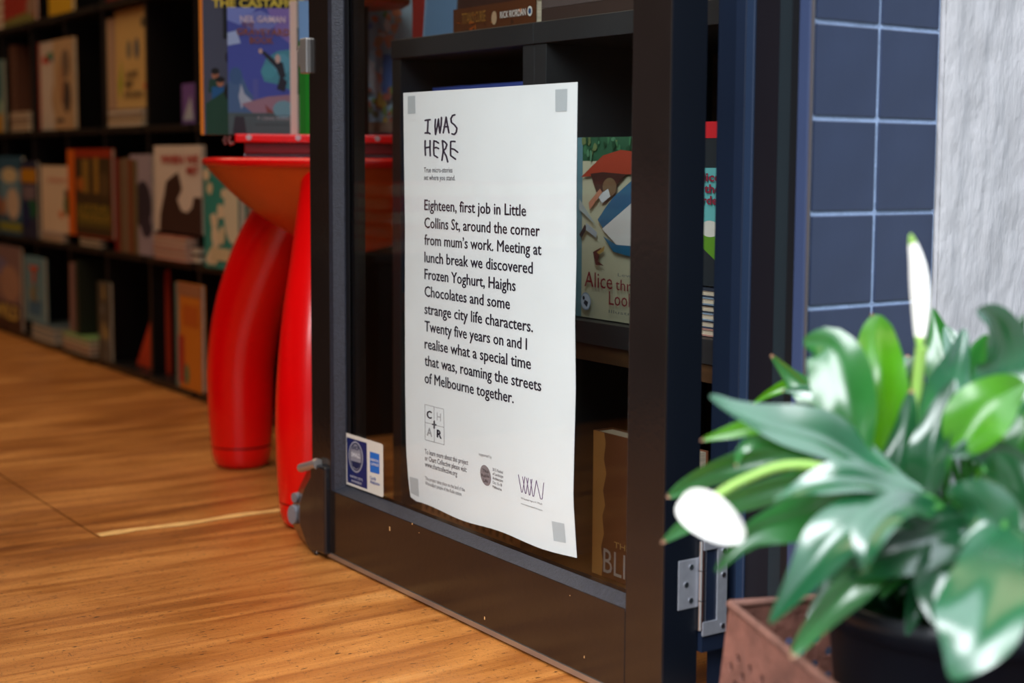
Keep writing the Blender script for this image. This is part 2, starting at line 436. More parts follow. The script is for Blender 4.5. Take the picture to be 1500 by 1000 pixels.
# glazing bead: bevelled bottom and far side; the near side turns away
dpart(MB().prism([(XD+0.0006, zr), (XG-0.0005, 0.1225), (XG-0.0005, zr-0.004), (XD+0.0006, zr-0.004)], 1, 1.321, 2.074), 'glazing_bead', BEAD)
dpart(MB().prism([(XD+0.0006, 2.074), (XD+0.0026, 2.066), (XG-0.004, 2.056), (XG-0.0005, 2.056), (XG-0.0005, 2.08)], 2, 0.115, 2.0), 'glazing_bead', BEAD)
dpart(MB().box((XG-0.0018, YG1, 0.118), (XG-0.0006, 2.0562, 2.0)), 'glazing_gasket', GASKET, 0.001)
dpart(MB().box((XD+0.003, 1.3213, 0.118), (XG-0.0005, 1.3235, 2.0)), 'glazing_gasket', GASKET)
dpart(MB().box((XG, 1.318, 0.112), (XG+0.004, 2.06, 2.004)), 'glass_pane', GLASS)
dpart(MB().box((XG+0.010, 1.3213, 0.10), (XB-0.002, 1.326, 2.0)), 'glazing_stop', PAINT)
dpart(MB().box((XG+0.010, YG1+0.004, 0.10), (XB-0.002, 2.074, 2.0)), 'glazing_stop', PAINT)
# small specks of dirt and chipped paint on the bottom rail
mb = MB()
for px, py, w, h in ((571, 774, .0025, .006), (604, 767, .002, .0022), (710, 905, .002, .004), (614, 780, .0012, .0012), (856, 962, .001, .003), (835, 872, .001, .001)):
    p = on_x(px, py, XD); mb.box((XD-0.0004, p.y-w/2, p.z-h/2), (XD+0.0002, p.y+w/2, p.z+h/2))
dpart(mb, 'paint_chips', mat('chip_tan', (196, 150, 96), 0.7))['kind'] = 'stuff'
# lock: face plate and latch at the far edge
lk = MB().box((XD-0.008, 2.134, on_x(458, 107, XD).z), (XD+0.03, 2.157, on_x(458, 55, XD).z)); o = dpart(lk, 'lock_plate', NICKEL, 0.002)
z0, z1 = on_x(448, 97, XD).z, on_x(448, 66, XD).z
lb = MB().box((XD-0.002, 2.1572, z0), (XD+0.018, 2.176, z1)).box((XD+0.001, 2.176, z0+0.004), (XD+0.015, 2.186, z1-0.006)).build('latch_bolt', NICKEL, o, 0.0025)
# bottom corner lock housing
LH = mat('black_lock_housing', (24, 24, 28), 0.2, spec=0.7, bump=0.05, bscale=60)
o = dpart(MB().box((XD-0.010, 2.0765, 0.009), (XD+0.036, 2.128, 0.150)), 'corner_lock_housing', LH, 0.003)
def onp(pts, x): return [(x, on_x(px, py, x).y, max(0.004, on_x(px, py, x).z)) for px, py in pts]
inn = onp([(461, 689), (447, 716), (440, 738), (440, 768), (450, 796), (461, 818)], XD-0.009)
out = onp([(452, 684), (437, 716), (428, 738), (428, 768), (440, 800), (455, 822)], XD+0.012)
bak = [(XD+0.034, y, z) for _, y, z in out]
m = MB(); n = 6
m.add(inn+out+bak, [tuple(range(n))]+[(i, i+1, n+i+1, n+i) for i in range(n-1)]+[(n+i, n+i+1, 2*n+i+1, 2*n+i) for i in range(n-1)]+[(0, n, 2*n), (n-1, 2*n-1, 3*n-1)])
m.build('lock_case', mat('black_lock_case', (34, 30, 31), 0.18, spec=0.7), o, 0.002)
A = on_x(441, 685, XD-0.006); B = on_x(464, 679, XD-0.006)
MB().tube([(XD-0.006, A.y, A.z), (XD-0.006, B.y, B.z)], 0.0072, 18).tube([(XD-0.006, B.y+0.004, B.z), (XD-0.006, B.y-0.006, B.z)], 0.0085, 18).build('lock_pin', NICKEL, o)
A = on_x(430, 753, XD-0.002)
m = MB(); m.tube([(XD+0.004, A.y, A.z), (XD-0.006, A.y-0.002, A.z)], [0.0175, 0.0155], 24); 
for k in range(len(m.v)): m.v[k] = (m.v[k][0], A.y+(m.v[k][1]-A.y)*0.62, m.v[k][2])
m.build('round_button', STEEL, o, 0.002)
A = on_x(434, 728, XD+0.002)
MB().tube([(XD+0.010, A.y, A.z), (XD-0.003, A.y-0.002, A.z)], 0.0082, 12).build('housing_screw', STEEL, o, 0.002)
MB().tube([(XD+0.002, 2.128, 0.0008), (XD+0.002, 2.128, 0.02)], 0.006, 12).build('floor_bolt', CHROME, o)
# hinge
hg0, hg1 = on_y(1000, 892, Y0).z, on_y(1000, 820, Y0).z
xh0, xh1 = on_y(992, 850, Y0).x, on_y(1021, 850, Y0).x
o = dpart(MB().box((xh0, Y0-0.0025, hg0), (xh1, Y0+0.001, hg1)), 'hinge_leaf', STEEL, 0.0005)
m_ = MB()
for i in range(3):
    zc = hg0+(hg1-hg0)*(0.16+0.34*i); xc = xh0+(xh1-xh0)*(0.62 if i != 1 else 0.38)
    m_.tube([(xc, Y0-0.0035, zc), (xc, Y0-0.002, zc)], 0.0032, 10)
m_.build('hinge_screws', CHROME, o)
zk0, zk1 = on_y(1020, 921, Y0).z, on_y(1020, 790, Y0).z
mk = MB()
for i in range(3):
    a = zk0+(zk1-zk0)*i/3; b = zk0+(zk1-zk0)*(i+1)/3-0.001
    mk.tube([(xh1+0.0035, Y0-0.004, a), (xh1+0.0035, Y0-0.004, b)], 0.0055, 14)
mk.build('hinge_knuckle', CHROME, o)
# strike plate on the jamb
xs0, xs1 = on_y(1029, 850, 1.245).x, on_y(1063, 850, 1.245).x
zt, zb = on_y(1050, 782, 1.245).z, on_y(1050, 926, 1.245).z
mm = MB(); t = (xs1-xs0)
mm.box((xs0+0.60*t, 1.2425, zb), (xs1, 1.245, zt)); mm.box((xs0, 1.2425, zb), (xs0+0.60*t, 1.245, zb+0.016)); mm.box((xs0, 1.2425, zt-0.016), (xs0+0.60*t, 1.245, zt))
o = mm.build('hinge_plate', STEEL, fr); o.location = (-1.12, -1.25, 0)
o = bx('hinge_plate_packer', (xs0+0.001, 1.2452, zb-0.02), (xs1+0.002, 1.262, zt+0.01), FRAME_BLUE, fr); o.location = (-1.12, -1.25, 0)
mm = MB()
for zc in (zb+0.008, zt-0.02, (zb+zt)/2+0.01):
    mm.tube([(xs1-0.006, 1.2412, zc), (xs1-0.006, 1.2428, zc)], 0.003, 10)
o = mm.build('plate_screws', CHROME, fr); o.location = (-1.12, -1.25, 0)

# ================================================================== POSTER
XP = XG+0.0052
def surf(y, z):     # the paper bows a little off the glass
    u = (1.886-y)/0.427; v = (z-0.134)/0.597
    return XP+0.0012*(1+math.sin(u*7+v*3))*0.5+0.004*max(0, 0.12-v)*8*(abs(u-0.5)*2)**3
def pp(px, py, eps=0.0):
    q = on_x(px, py, XP); return (surf(q.y, q.z)-eps, q.y, q.z)
po = empty('poster', (XP, 1.67, 0.134)); tag(po, 'white paper poster printed with a story, fixed behind the door glass', 'poster')
def ppart(mbx, name, m):
    o = mbx.build(name, m, po); o.location = (-XP, -1.67, -0.134); return o
left_e = [(590, 136), (591, 240), (592.3, 330), (592, 440), (592.5, 560), (594, 650), (595.5, 700), (598, 732)]
right_e = [(845.7, 120), (844.5, 200), (843.5, 290), (843.3, 380), (841, 470), (842, 570), (840, 650), (838.5, 720), (840.5, 819)]
def edge(e, t):
    L = [0]
    for a, b in zip(e, e[1:]): L.append(L[-1]+abs(b[1]-a[1]))
    s = t*L[-1]
    for i in range(len(e)-1):
        if s <= L[i+1] or i == len(e)-2:
            k = (s-L[i])/(L[i+1]-L[i]); return (e[i][0]+(e[i+1][0]-e[i][0])*k, e[i][1]+(e[i+1][1]-e[i][1])*k)
mb = MB(); nu, nv = 24, 36; vs = []
for j in range(nv+1):
    t = j/nv; a = Vector(edge(left_e, t)); b = Vector(edge(right_e, t))
    A = Vector(pp(a.x, a.y)); B = Vector(pp(b.x, b.y))
    for i in range(nu+1):
        q = A.lerp(B, i/nu); z = q.z
        if j == nv: z += 0.002*math.sin(i*0.55)+ (0.004 if i in (0,) else 0)
        vs.append((surf(q.y, z), q.y, z))
o2 = [(x+0.0004, y, z) for x, y, z in vs]
W = nu+1
mb.add(vs, [(j*W+i, (j+1)*W+i, (j+1)*W+i+1, j*W+i+1) for j in range(nv) for i in range(nu)], 0, True)
mb.add(o2, [(j*W+i, j*W+i+1, (j+1)*W+i+1, (j+1)*W+i) for j in range(nv) for i in range(nu)], 0, True)
ppart(mb, 'sheet', PAPER)
INKD = mat('poster_ink_black', (38, 30, 44), 0.6, spec=0.3)
INKG = mat('poster_ink_grey', (118, 112, 116), 0.6, spec=0.3)
INKM = mat('poster_ink_mid', (92, 84, 90), 0.6, spec=0.3)
INKV = mat('poster_ink_violet', (112, 84, 124), 0.6, spec=0.3)
TAPE = mat('grey_sticky_tape', (190, 193, 198), 0.4, spec=0.4)
EPS = 0.00035
def ptext(body, p0, p1, caph, m, bold=0.0, eps=EPS, name='lettering'):
    """text on the paper from pixel p0 to p1 (baseline ends), cap height in px at the start"""
    a = on_x(*p0, XP); b = on_x(*p1, XP); c = on_x(p0[0], p0[1]-caph, XP)
    vs, fs, x0, x1 = text_mesh(body, 0.0)
    sy = (b.y-a.y)/(x1-x0); sz = (c.z-a.z)/CAP
    out = []
    for x, y in vs:
        yy = a.y+(x-x0)*sy; zz = a.z+(b.z-a.z)*(x-x0)/(x1-x0)+y*sz
        out.append((surf(yy, zz)-eps, yy, zz))
    mb = MB(); mb.add(out, fs)
    if bold:      # heavier strokes: the same outline shifted a little either way
        for k, (dy, dz) in enumerate(((-1, 0.3), (1, -0.3), (-0.4, -1), (0.4, 1))):
            mb.add([(x-0.00001*(k+1), y+dy*bold*sy, z+dz*bold*0.45*sz) for x, y, z in out], fs)
    return ppart(mb, name, m)
story = [("Eighteen, first job in Little", 307.4, (769.6, 316.5)), ("Collins St, around the corner", 333.5, (789.6, 346.1)),
 ("from mum\u2019s work. Meeting at", 358.3, (792, 373.6)), ("lunch break we discovered", 383.8, (779.5, 400.8)),
 ("Frozen Yoghurt, Haighs", 408.6, (754.6, 426.3)), ("Chocolates and some", 433.8, (746.5, 452.8)),
 ("strange city life characters.", 459.3, (779.8, 486.4)), ("Twenty five years on and I", 484.7, (771.3, 512.3)),
 ("realise what a special time", 510.2, (777, 540.8)), ("that was, roaming the streets", 535.0, (792, 573)),
 ("of Melbourne together.", 560.5, (752.3, 590.4))]
for s, y, e in story: ptext(s, (621.5, y), e, 15.6, INKD, 0.021)
ptext("True micro-stories", (621, 252.5), (663, 252.6), 7.6, INKM, 0.01)
ptext("set where you stand.", (621, 263.4), (667, 264.2), 7.6, INKM, 0.01)
ptext("To learn more about this project", (621.5, 664.5), (685.5, 681), 7.4, INKM, 0.012)
ptext("or Chart Collective please visit:", (621.5, 673.8), (683.5, 691.5), 7.4, INKM, 0.012)
ptext("www.chartcollective.org", (621.5, 682.8), (669, 697.5), 7.4, INKM, 0.012)
ptext("This project takes place on the land of the", (621.5, 702.5), (680.5, 720), 5.4, INKM)
ptext("Wurundjeri people of the Kulin nation.", (621.5, 709.8), (676, 726.5), 5.4, INKM)
ptext("supported by", (701.5, 666.5), (720.5, 671.5), 4.6, INKG)
for i, (s, ex) in enumerate((("2015 Festival", 737), ("of Landscape", 737.5), ("Architecture", 737), ("Oct 15-18", 735.5), ("Melbourne", 735.2))):
    y = 689+i*6.3; ptext(s, (721.8, y), (ex, y+4.6), 4.3, INKM, 0.01)
ptext("Westernport Hub", (763, 730.5), (794, 739.5), 3.0, INKG)
ptext("www.westernporthub.org.au", (763, 738), (794, 748.5), 2.6, INKG)
def S(pts): return [(609.9+610*0+0+ (x/8.7), 160+y/8.7) for x, y in pts]
def pst(lines, w, m, name, eps=EPS):
    mb = MB(); strokes(mb, lines, w, lambda u, v: pp(u, v, eps)); return ppart(mb, name, m)
hand = [[(112,143),(145,135),(178,133)],[(150,138),(146,220),(142,305)],[(112,303),(145,295),(176,312)],
 [(245,130),(240,220),(246,320)],[(246,320),(268,225),(285,125)],[(285,125),(292,220),(302,302)],[(302,302),(318,200),(322,105)],
 [(345,300),(365,200),(382,100)],[(382,100),(398,200),(418,300)],[(355,225),(385,222),(408,225)],
 [(492,70),(462,80),(442,120),(450,170),(490,200),(518,240),(512,290),(485,322),(456,312)],
 [(112,400),(110,490),(116,585)],[(176,400),(174,500),(178,592)],[(112,492),(145,485),(176,482)],
 [(226,402),(222,500),(226,585),(272,615)],[(226,402),(255,410),(284,430)],[(224,495),(255,486),(285,500)],
 [(334,400),(345,530),(328,650)],[(334,400),(370,420),(392,450),(375,500),(345,530)],[(345,525),(385,600),(402,670)],
 [(440,415),(438,510),(440,590),(502,635)],[(440,412),(470,408),(495,412)],[(440,500),(485,510),(530,548)]]
pst([S(l) for l in hand], 2.5, mat('marker_ink', (62, 50, 68), 0.6), 'handwritten_title')
# CHAR square
sq = lambda pts: [(610+x/13.34, 585+y/13.34) for x, y in pts]
pst([sq(l) for l in ([(155,98),(160,785),(535,885),(525,190),(155,98)], [(335,145),(340,830)], [(158,445),(528,545)])], 0.5, INKG, 'logo_frame')
ptext("C", (624.6, 611.8), (631.4, 613.3), 11, INKD, 0.05)
ptext("H", (639.2, 615.5), (645.2, 617.2), 12, mat('pale_grey_ink', (176, 172, 176), 0.6), 0.0)
ptext("A", (624.8, 637.5), (632, 639.6), 12, mat('soft_grey_ink', (164, 160, 164), 0.6), 0.03)
ptext("R", (639.6, 640.2), (645.8, 642.5), 11.5, INKD, 0.05)
pst([sq([(338, 425), (338, 560)]), sq([(305, 485), (372, 498)])], 2.3, INKD, 'logo_plus')
mb = MB(); cx, cy = 711.5, 696
mb.add([pp(cx+7.8*math.cos(a*PI/16)+0.12*15.3*math.sin(a*PI/16), cy+15.3*math.sin(a*PI/16)+1.5*math.cos(a*PI/16), EPS) for a in range(32)], [tuple(range(32))])
ppart(mb, 'round_emblem', mat('emblem_grey', (142, 130, 134), 0.6))
for s, y, x0_, x1_ in (("This", 691, 707, 716), ("Public", 698, 705.5, 717.5), ("Life", 705, 708.5, 715)):
    ptext(s, (x0_, y), (x1_, y+1.8), 5.0, INKD, 0.0, 2*EPS)
w10 = lambda pts: [(695+x/10, 655+y/10) for x, y in pts]
zz = [[(645,400),(690,655),(705,655),(740,430)],[(705,430),(745,675),(755,675),(790,450)],[(762,450),(802,698),(812,698),(842,468)],[(820,470),(855,716),(868,716),(905,485)],[(905,485),(965,755),(988,758),(1012,520)]]
pst([w10(l) for l in zz], 1.0, INKV, 'zigzag_logo')
for q in ([(597, 141), (608, 140), (608.5, 166), (597, 167)], [(813, 131), (831, 130), (830, 163), (813, 163.5)],
          [(598, 698), (611, 701.5), (611.5, 728), (599, 722)], [(807, 763), (825, 767), (826.5, 795.5), (809.5, 792)]):
    mb = MB(); mb.add([pp(x, y, EPS) for x, y in q], [(0, 1, 2, 3)]); ppart(mb, 'tape', TAPE)

# ------------------------------------------------------------------ card sticker inside the glass
st = empty('window_sticker', (XG-0.0004, 2.0, 0.15)); tag(st, 'small white and navy payment card sticker in the lower corner of the door glass', 'sticker')
XS = XG-0.0024
def sp(px, py, e=0.0):
    q = on_x(px, py, XS); return (XS-e, q.y, q.z)
def spart(mbx, name, m):
    o = mbx.build(name, m, st); o.location = (-(XG-0.0004), -2.0, -0.15); return o
s10 = lambda x, y: (500+x/10, 630+y/10)
def rpoly(pts, r=0.22):
    out = []
    n = len(pts)
    for i in range(n):
        p, a, b = Vector(pts[i]), Vector(pts[i-1]), Vector(pts[(i+1) % n])
        d1 = (a-p).normalized()*30; d2 = (b-p).normalized()*30
        for t in (0, .25, .5, .75, 1):
            out.append(tuple((p+d1)*(1-t)**2+p*2*t*(1-t)+(p+d2)*t*t))
    return out
mb = MB(); R_ = rpoly([(48, 28), (612, 205), (618, 985), (58, 780)])
mb.prism([(0, 0)], 0, 0, 0) if False else None
mb.add([sp(*s10(x, y)) for x, y in R_]+[sp(*s10(x, y), 0.0002) for x, y in R_], [tuple(range(len(R_))), tuple(range(len(R_), 2*len(R_)))])
spart(mb, 'backing', mat('sticker_white', (214, 208, 196), 0.45))
def sq10(name, pts, m, e): mb = MB(); mb.add([sp(*s10(x, y), e) for x, y in pts], [tuple(range(len(pts)))]); spart(mb, name, m)
sq10('navy_panel', [(80, 98), (375, 185), (382, 862), (92, 755)], mat('sticker_navy', (18, 34, 92), 0.4), 0.0004)
sq10('blue_square', [(420, 308), (560, 350), (562, 645), (424, 608)], mat('sticker_blue', (30, 104, 190), 0.4), 0.0004)
ring = lambda cx, cy, rx, ry, sh: [(cx+rx*math.cos(a*PI/16), cy+ry*math.sin(a*PI/16)+sh*math.cos(a*PI/16)) for a in range(32)]
sq10('seal', ring(217, 390, 105, 228, 28), mat('seal_silver', (158, 160, 170), 0.35), 0.0006)
sq10('seal', ring(217, 390, 92, 206, 25), mat('seal_navy', (26, 36, 74), 0.4), 0.0007)
sq10('seal', ring(217, 390, 80, 186, 22), mat('seal_grey', (140, 140, 150), 0.35), 0.0008)
sq10('seal', [(150, 440), (290, 480), (270, 545), (225, 570), (170, 520)], mat('seal_navy', (26, 36, 74), 0.4), 0.0009)
def stext(body, p0, p1, caph, m, bold=0):
    a = on_x(*s10(*p0), XS); b = on_x(*s10(*p1), XS); c = on_x(*s10(p0[0], p0[1]-caph), XS)
    vs, fs, x0, x1 = text_mesh(body, bold)
    mb = MB(); mb.add([(XS-0.0011, a.y+(x-x0)*(b.y-a.y)/(x1-x0), a.z+(b.z-a.z)*(x-x0)/(x1-x0)+y*(c.z-a.z)/CAP) for x, y in vs], fs)
    spart(mb, 'lettering', m)
WH = mat('sticker_ink_white', (206, 206, 210), 0.5); BL = mat('sticker_ink_blue', (40, 86, 160), 0.5)
stext("AMERICAN", (432, 440), (556, 474), 36, WH, 0.02); stext("EXPRESS", (445, 505), (556, 534), 36, WH, 0.02)
stext("Cards", (428, 712), (515, 735), 50, BL, 0.01); stext("Welcome", (428, 775), (568, 812), 50, BL, 0.01)
stext("SUPPORT LOCAL", (138, 680), (325, 745), 32, WH); stext("BUSINESS", (160, 750), (305, 800), 32, WH)
stext("SHOP", (165, 275), (275, 300), 60, mat('seal_navy', (26, 36, 74), 0.4), 0.03)
stext("SMALL", (155, 375), (285, 410), 60, WH, 0.03)

# ================================================================== BOOKS
def book(label, loc, w, h, t, rot, cover, art=(), pages=None, group=None, name='book', cat='book', spine=None, tilt=(0, 0), texts=()):
    """a closed book: local x across the cover, z up, y away from the reader; spine at x=0"""
    r = empty(name, loc, (tilt[0], tilt[1], rot)); tag(r, label, cat, group)
    c = 0.0022 if t > 0.008 else 0.001
    m = MB()
    m.box((0, 0, 0), (w, c, h)).box((0, t-c, 0), (w, t, h)).box((0, c, 0), (c, t-c, h), 1)
    m.build('cover', [ink(cover, 0.4), ink(spine or cover, 0.45)], r)
    MB().box((c, c+0.0002, 0.002), (w-0.003, t-c-0.0002, h-0.002)).build('pages', pages or PAGES, r)
    if art:
        m = MB(); cols = []; e = 0.0003
        for a in art:
            col = a[-1]
            if col not in cols: cols.append(col)
            mi = cols.index(col); e += 0.00012
            if a[0] == 'r': P = [(a[1], a[2]), (a[3], a[2]), (a[3], a[4]), (a[1], a[4])]
            elif a[0] == 'e': P = [(a[1]+a[3]*math.cos(k*PI/10), a[2]+a[4]*math.sin(k*PI/10)) for k in range(20)]
            elif a[0] == 'p': P = a[1]
            P = [(min(1, max(0, x)), min(1, max(0, y))) for x, y in P]
            m.add([(x*w, -e, z*h) for x, z in P], [tuple(range(len(P)))], mi)
        m.build('cover_art', [ink(k) for k in cols], r)
    for (s, x0, z0, x1, ht, col, bold) in texts:
        vs, fs, a, b = text_mesh(s, bold)
        m = MB(); m.add([((x0+(x-a)*(x1-x0)/(b-a))*w, -0.0045 if len(art) > 30 else -0.0032, z0*h+y*ht*h/CAP) for x, y in vs], fs)
        m.build('title', ink(col), r)
    return r
def flat(label, loc, ln, dp, t, rot, cover, group=None, fore=True, name='book', text=None):
    """a book lying down; its fore edge (or spine) faces local -y; local x along it"""
    r = empty(name, loc, (0, 0, rot)); tag(r, label, 'book', group)
    c = min(0.0022, t*0.18)
    m = MB().box((0, 0, 0), (ln, dp, c)).box((0, 0, t-c), (ln, dp, t))
    if fore: m.box((0, dp-c, c), (ln, dp, t-c))
    else: m.box((0, 0, c), (ln, c, t-c))
    m.build('cover', ink(cover, 0.45), r)
    MB().box((0.002, 0.0025, c), (ln-0.002, dp-0.0025, t-c)).build('pages', PAGES, r)
    return r
def blobs(n, cols, seed, x0=0.05, x1=0.95, z0=0.05, z1=0.95, s=0.12):
    rr = random.Random(seed); out = []
    for i in range(n):
        cx, cz = rr.uniform(x0, x1), rr.uniform(z0, z1); k = rr.randint(5, 8); ph = rr.random()*6
        sx, sz = s*rr.uniform(0.5, 1.3), s*rr.uniform(0.4, 1.0)
        out.append(('p', [(cx+sx*rr.uniform(.6, 1.2)*math.cos(ph+2*PI*j/k), cz+sz*rr.uniform(.6, 1.2)*math.sin(ph+2*PI*j/k)) for j in range(k)], cols[rr.randrange(len(cols))]))
    return out
RY = -PI/2

# ------------------------------------------------------------------ bookcase row along the shop
BX0, BX1, PIT = 1.49, 1.83, 0.365
YS = 2.98; TB = 0.018
ZS = [0.020, 0.362, 0.727, 1.092, 1.457, 1.822]
where = ['nearest the red table', 'second from the red table', 'third from the red table', 'fourth from the red table', 'farthest from the door']
for u in range(5):
    ya = YS+u*2*PIT; yb = ya+2*PIT
    r = empty('bookcase', (BX0, ya, 0)); tag(r, 'black-brown open cube bookcase along the shop wall, ' + where[u], 'bookcase', 'bookcases along the shop wall')
    def bp(name, a, b, m=SHELF):
        o = bx(name, (a[0]-BX0, a[1]-ya, a[2]), (b[0]-BX0, b[1]-ya, b[2]), m, r, 0.0008)
    bp('side_panel', (BX0, ya+0.0005, 0), (BX1, ya+TB/2, 1.84)); bp('side_panel', (BX0, yb-TB/2, 0), (BX1, yb-0.0005, 1.84))
    bp('divider', (BX0+0.001, ya+PIT-TB/2, 0.02), (BX1-0.008, ya+PIT+TB/2, 1.822))
    bp('back_panel', (BX1-0.006, ya+TB/2, 0), (BX1, yb-TB/2, 1.84))
    for k, z in enumerate(ZS):
        for s in (0, 1):
            y0 = ya+s*PIT+TB/2+0.0003; bp('shelf', (BX0-0.016, y0, z-TB), (BX1-0.007, y0+PIT-TB-0.0006, z))

GROUPS = ['books on the bottom row of the wall shelves', 'books on the second row of the wall shelves', 'books on the third row of the wall shelves', 'books on the fourth row of the wall shelves']
def cell(yr, yl):
    k = math.floor(((yl+yr)/2-YS)/PIT); return YS+k*PIT+TB/2+0.001, YS+(k+1)*PIT-TB/2-0.001
def fit(yl, yr, x, t):
    lo, hi = cell(yr, yl); a, b = max(lo, yr), min(hi, yl)
    if (b-a) > 0.93*(yl-yr): return b, a, x, t
    return yl, yr, min(x, 1.476), min(t, BX0-0.0015-min(x, 1.476))
def fb(label, pl, pr, pt, row, cover, art=(), t=0.012, x=1.50, lift=0.0, texts=(), spine=None, tilt=(0.0, 0.0), w=None):
    yl = on_x(pl, 250, x).y; yr = on_x(pr, 250, x).y; z0 = ZS[row]+0.0005+lift
    yl, yr, x, t = fit(yl, yr, x, t)
    h = on_x((pl+pr)/2, pt, x).z-z0
    return book(label, (x, yl, z0), w or (yl-yr), h, t, RY, cover, art, group=GROUPS[row], texts=texts, spine=spine, tilt=tilt)
def sb(label, pl, pr, pt, row, cover, x=1.50, dp=0.2, lift=0.0):
    """spine out"""
    ya = on_x(pr, 250, x).y; yb = on_x(pl, 250, x).y; z0 = ZS[row]+0.0005+lift
    lo, hi = cell(ya, yb); ya, yb = max(lo, ya), min(hi, yb)
    h = on_x((pl+pr)/2, pt, x).z-z0
    return book(label, (x, ya+0.0005, z0), dp, h, yb-ya-0.001, 0, cover, group=GROUPS[row])
def stack(labels, pl, pr, pb_top, row, covers, x=1.475, dp=0.17, fore=True):
    yl = on_x(pl, 250, x).y; yr = on_x(pr, 250, x).y; z0 = ZS[row]+0.0005
    zt = on_x((pl+pr)/2, pb_top, x).z; lo, hi = cell(yr, yl); yl, yr = min(hi, yl)-0.003, max(lo, yr)+0.003; n = len(covers); t = (zt-z0)/n
    for i in range(n):
        j = random.uniform(-0.004, 0.004)
        flat(labels(i, n), (x+abs(j), yl+j*0.5, z0+i*t), yl-yr, dp, t-0.0005, RY, covers[i], GROUPS[row], fore)
    return z0+n*t
ORD = ['lowest', 'second lowest', 'middle', 'second from the top', 'topmost']
def lab(txt):
    def f(i, n):
        if n == 5: o = ORD[i]
        elif n == 4: o = ['lowest', 'second lowest', 'third from the bottom', 'topmost'][i]
        elif n == 3: o = ['lowest', 'middle', 'topmost'][i]
        elif n == 2: o = ['lower', 'upper'][i]
        else: o = 'only'
        return '%s, %s' % (txt, o)
    return f
CREAM, WHT = (196, 168, 128), (206, 190, 176)
# third row (z .727)
fb('teal picture book with a yellow foot at the far end of the third row', -22, 17, 88, 2, (24, 92, 96), [('r', 0, 0, 1, .3, (176, 132, 44)), ('e', .6, .35, .5, .12, (120, 150, 130)), ('e', .3, .7, .3, .1, (40, 120, 124))])
sb('thin brown book standing beside the teal picture book', 18, 27, 66, 2, (92, 58, 44))
stack(lab('pale paperback lying left of the white picture book'), 15, 64, 162, 2, [(150, 120, 90), (180, 150, 120), (140, 110, 92), (170, 140, 120), (152, 124, 100)])
fb('white picture book with a red spine and a small coloured figure', 60, 90, 60, 2, (196, 176, 160), [('r', 0, 0, .1, 1, (150, 50, 34)), ('e', .42, .8, .22, .05, (176, 40, 40)), ('e', .62, .83, .2, .05, (70, 120, 80)), ('e', .8, .8, .16, .05, (60, 110, 140)), ('e', .85, .35, .2, .2, (160, 120, 80))], t=0.02)
fb('beige book with a tall dark figure on its cover', 89, 118, 54, 2, (178, 142, 104), [('e', .62, .72, .22, .16, (110, 88, 70)), ('e', .66, .36, .2, .18, (70, 56, 50)), ('r', .1, .08, .5, .12, (70, 60, 56)), ('e', .4, .5, .12, .22, (160, 116, 80))], t=0.02, x=1.492)
for i, c in enumerate([(170, 132, 92), (186, 150, 116), (164, 128, 108)]):
    sb('cream spined book standing left of the large cream picture book, %s' % ['first', 'second', 'third'][i], 154+i*6.2, 160+i*6.2, 27-i, 2, c, lift=0.0)
fb('large cream picture book with black words and a yellow green stripe', 172.5, 218, 11, 2, (200, 160, 98), [('p', [(.12, .15), (.24, .3), (.2, .55), (.08, .3)], (150, 150, 40)), ('e', .45, .62, .08, .09, (120, 110, 90)), ('e', .7, .62, .08, .1, (90, 90, 90)), ('e', .9, .85, .06, .05, (90, 80, 60)), ('e', .93, .27, .04, .02, (190, 60, 30))],
   t=0.02, lift=0.03, texts=[("JUST", .35, .36, .75, .06, (60, 50, 44), .02), ("MY", .35, .27, .6, .06, (60, 50, 44), .02), ("STORY", .3, .17, .92, .06, (60, 50, 44), .02)])
fb('grey blue book half hidden behind the large cream picture book', 214, 227, 19, 2, (86, 92, 116), [('e', .4, .6, .4, .2, (60, 70, 96))], x=1.516, lift=0.03)
stack(lab('thin pale book lying under the large cream picture book'), 158, 227, 158, 2, [(150, 112, 80), (176, 140, 60), (140, 116, 110)])
fb('small purple and white book leaning in a dark cube', 268, 287, 122, 2, (110, 78, 140), [('p', [(.1, .1), (.9, .1), (.7, .7)], (170, 170, 180))], t=0.01, tilt=(0, -0.0))
# fourth row (z 1.092)
for i in range(4):
    yl = on_x(-14, 10, 1.48).y
    flat('red edged book lying stacked on the far upper shelf, %s' % ['lowest', 'second lowest', 'third', 'topmost'][i], (1.48, yl, ZS[3]+0.0005+i*0.03), 0.25, 0.17, 0.029, RY, [(150, 40, 28), (176, 66, 40), (150, 36, 30), (130, 40, 36)][i], GROUPS[3])
fb('red picture book with a green foot on the upper shelf', 21, 68, -60, 3, (150, 44, 34), [('p', [(0, 0), (1, 0), (.9, .18), (0, .1)], (110, 104, 50)), ('e', .9, .25, .15, .15, (140, 110, 90))])
fb('yellow book on the upper shelf, cut by the top of the photo', 88, 122, -60, 3, (196, 150, 30))
fb('dark red book on the upper shelf above the cream picture book', 160, 200, -70, 3, (110, 40, 30))
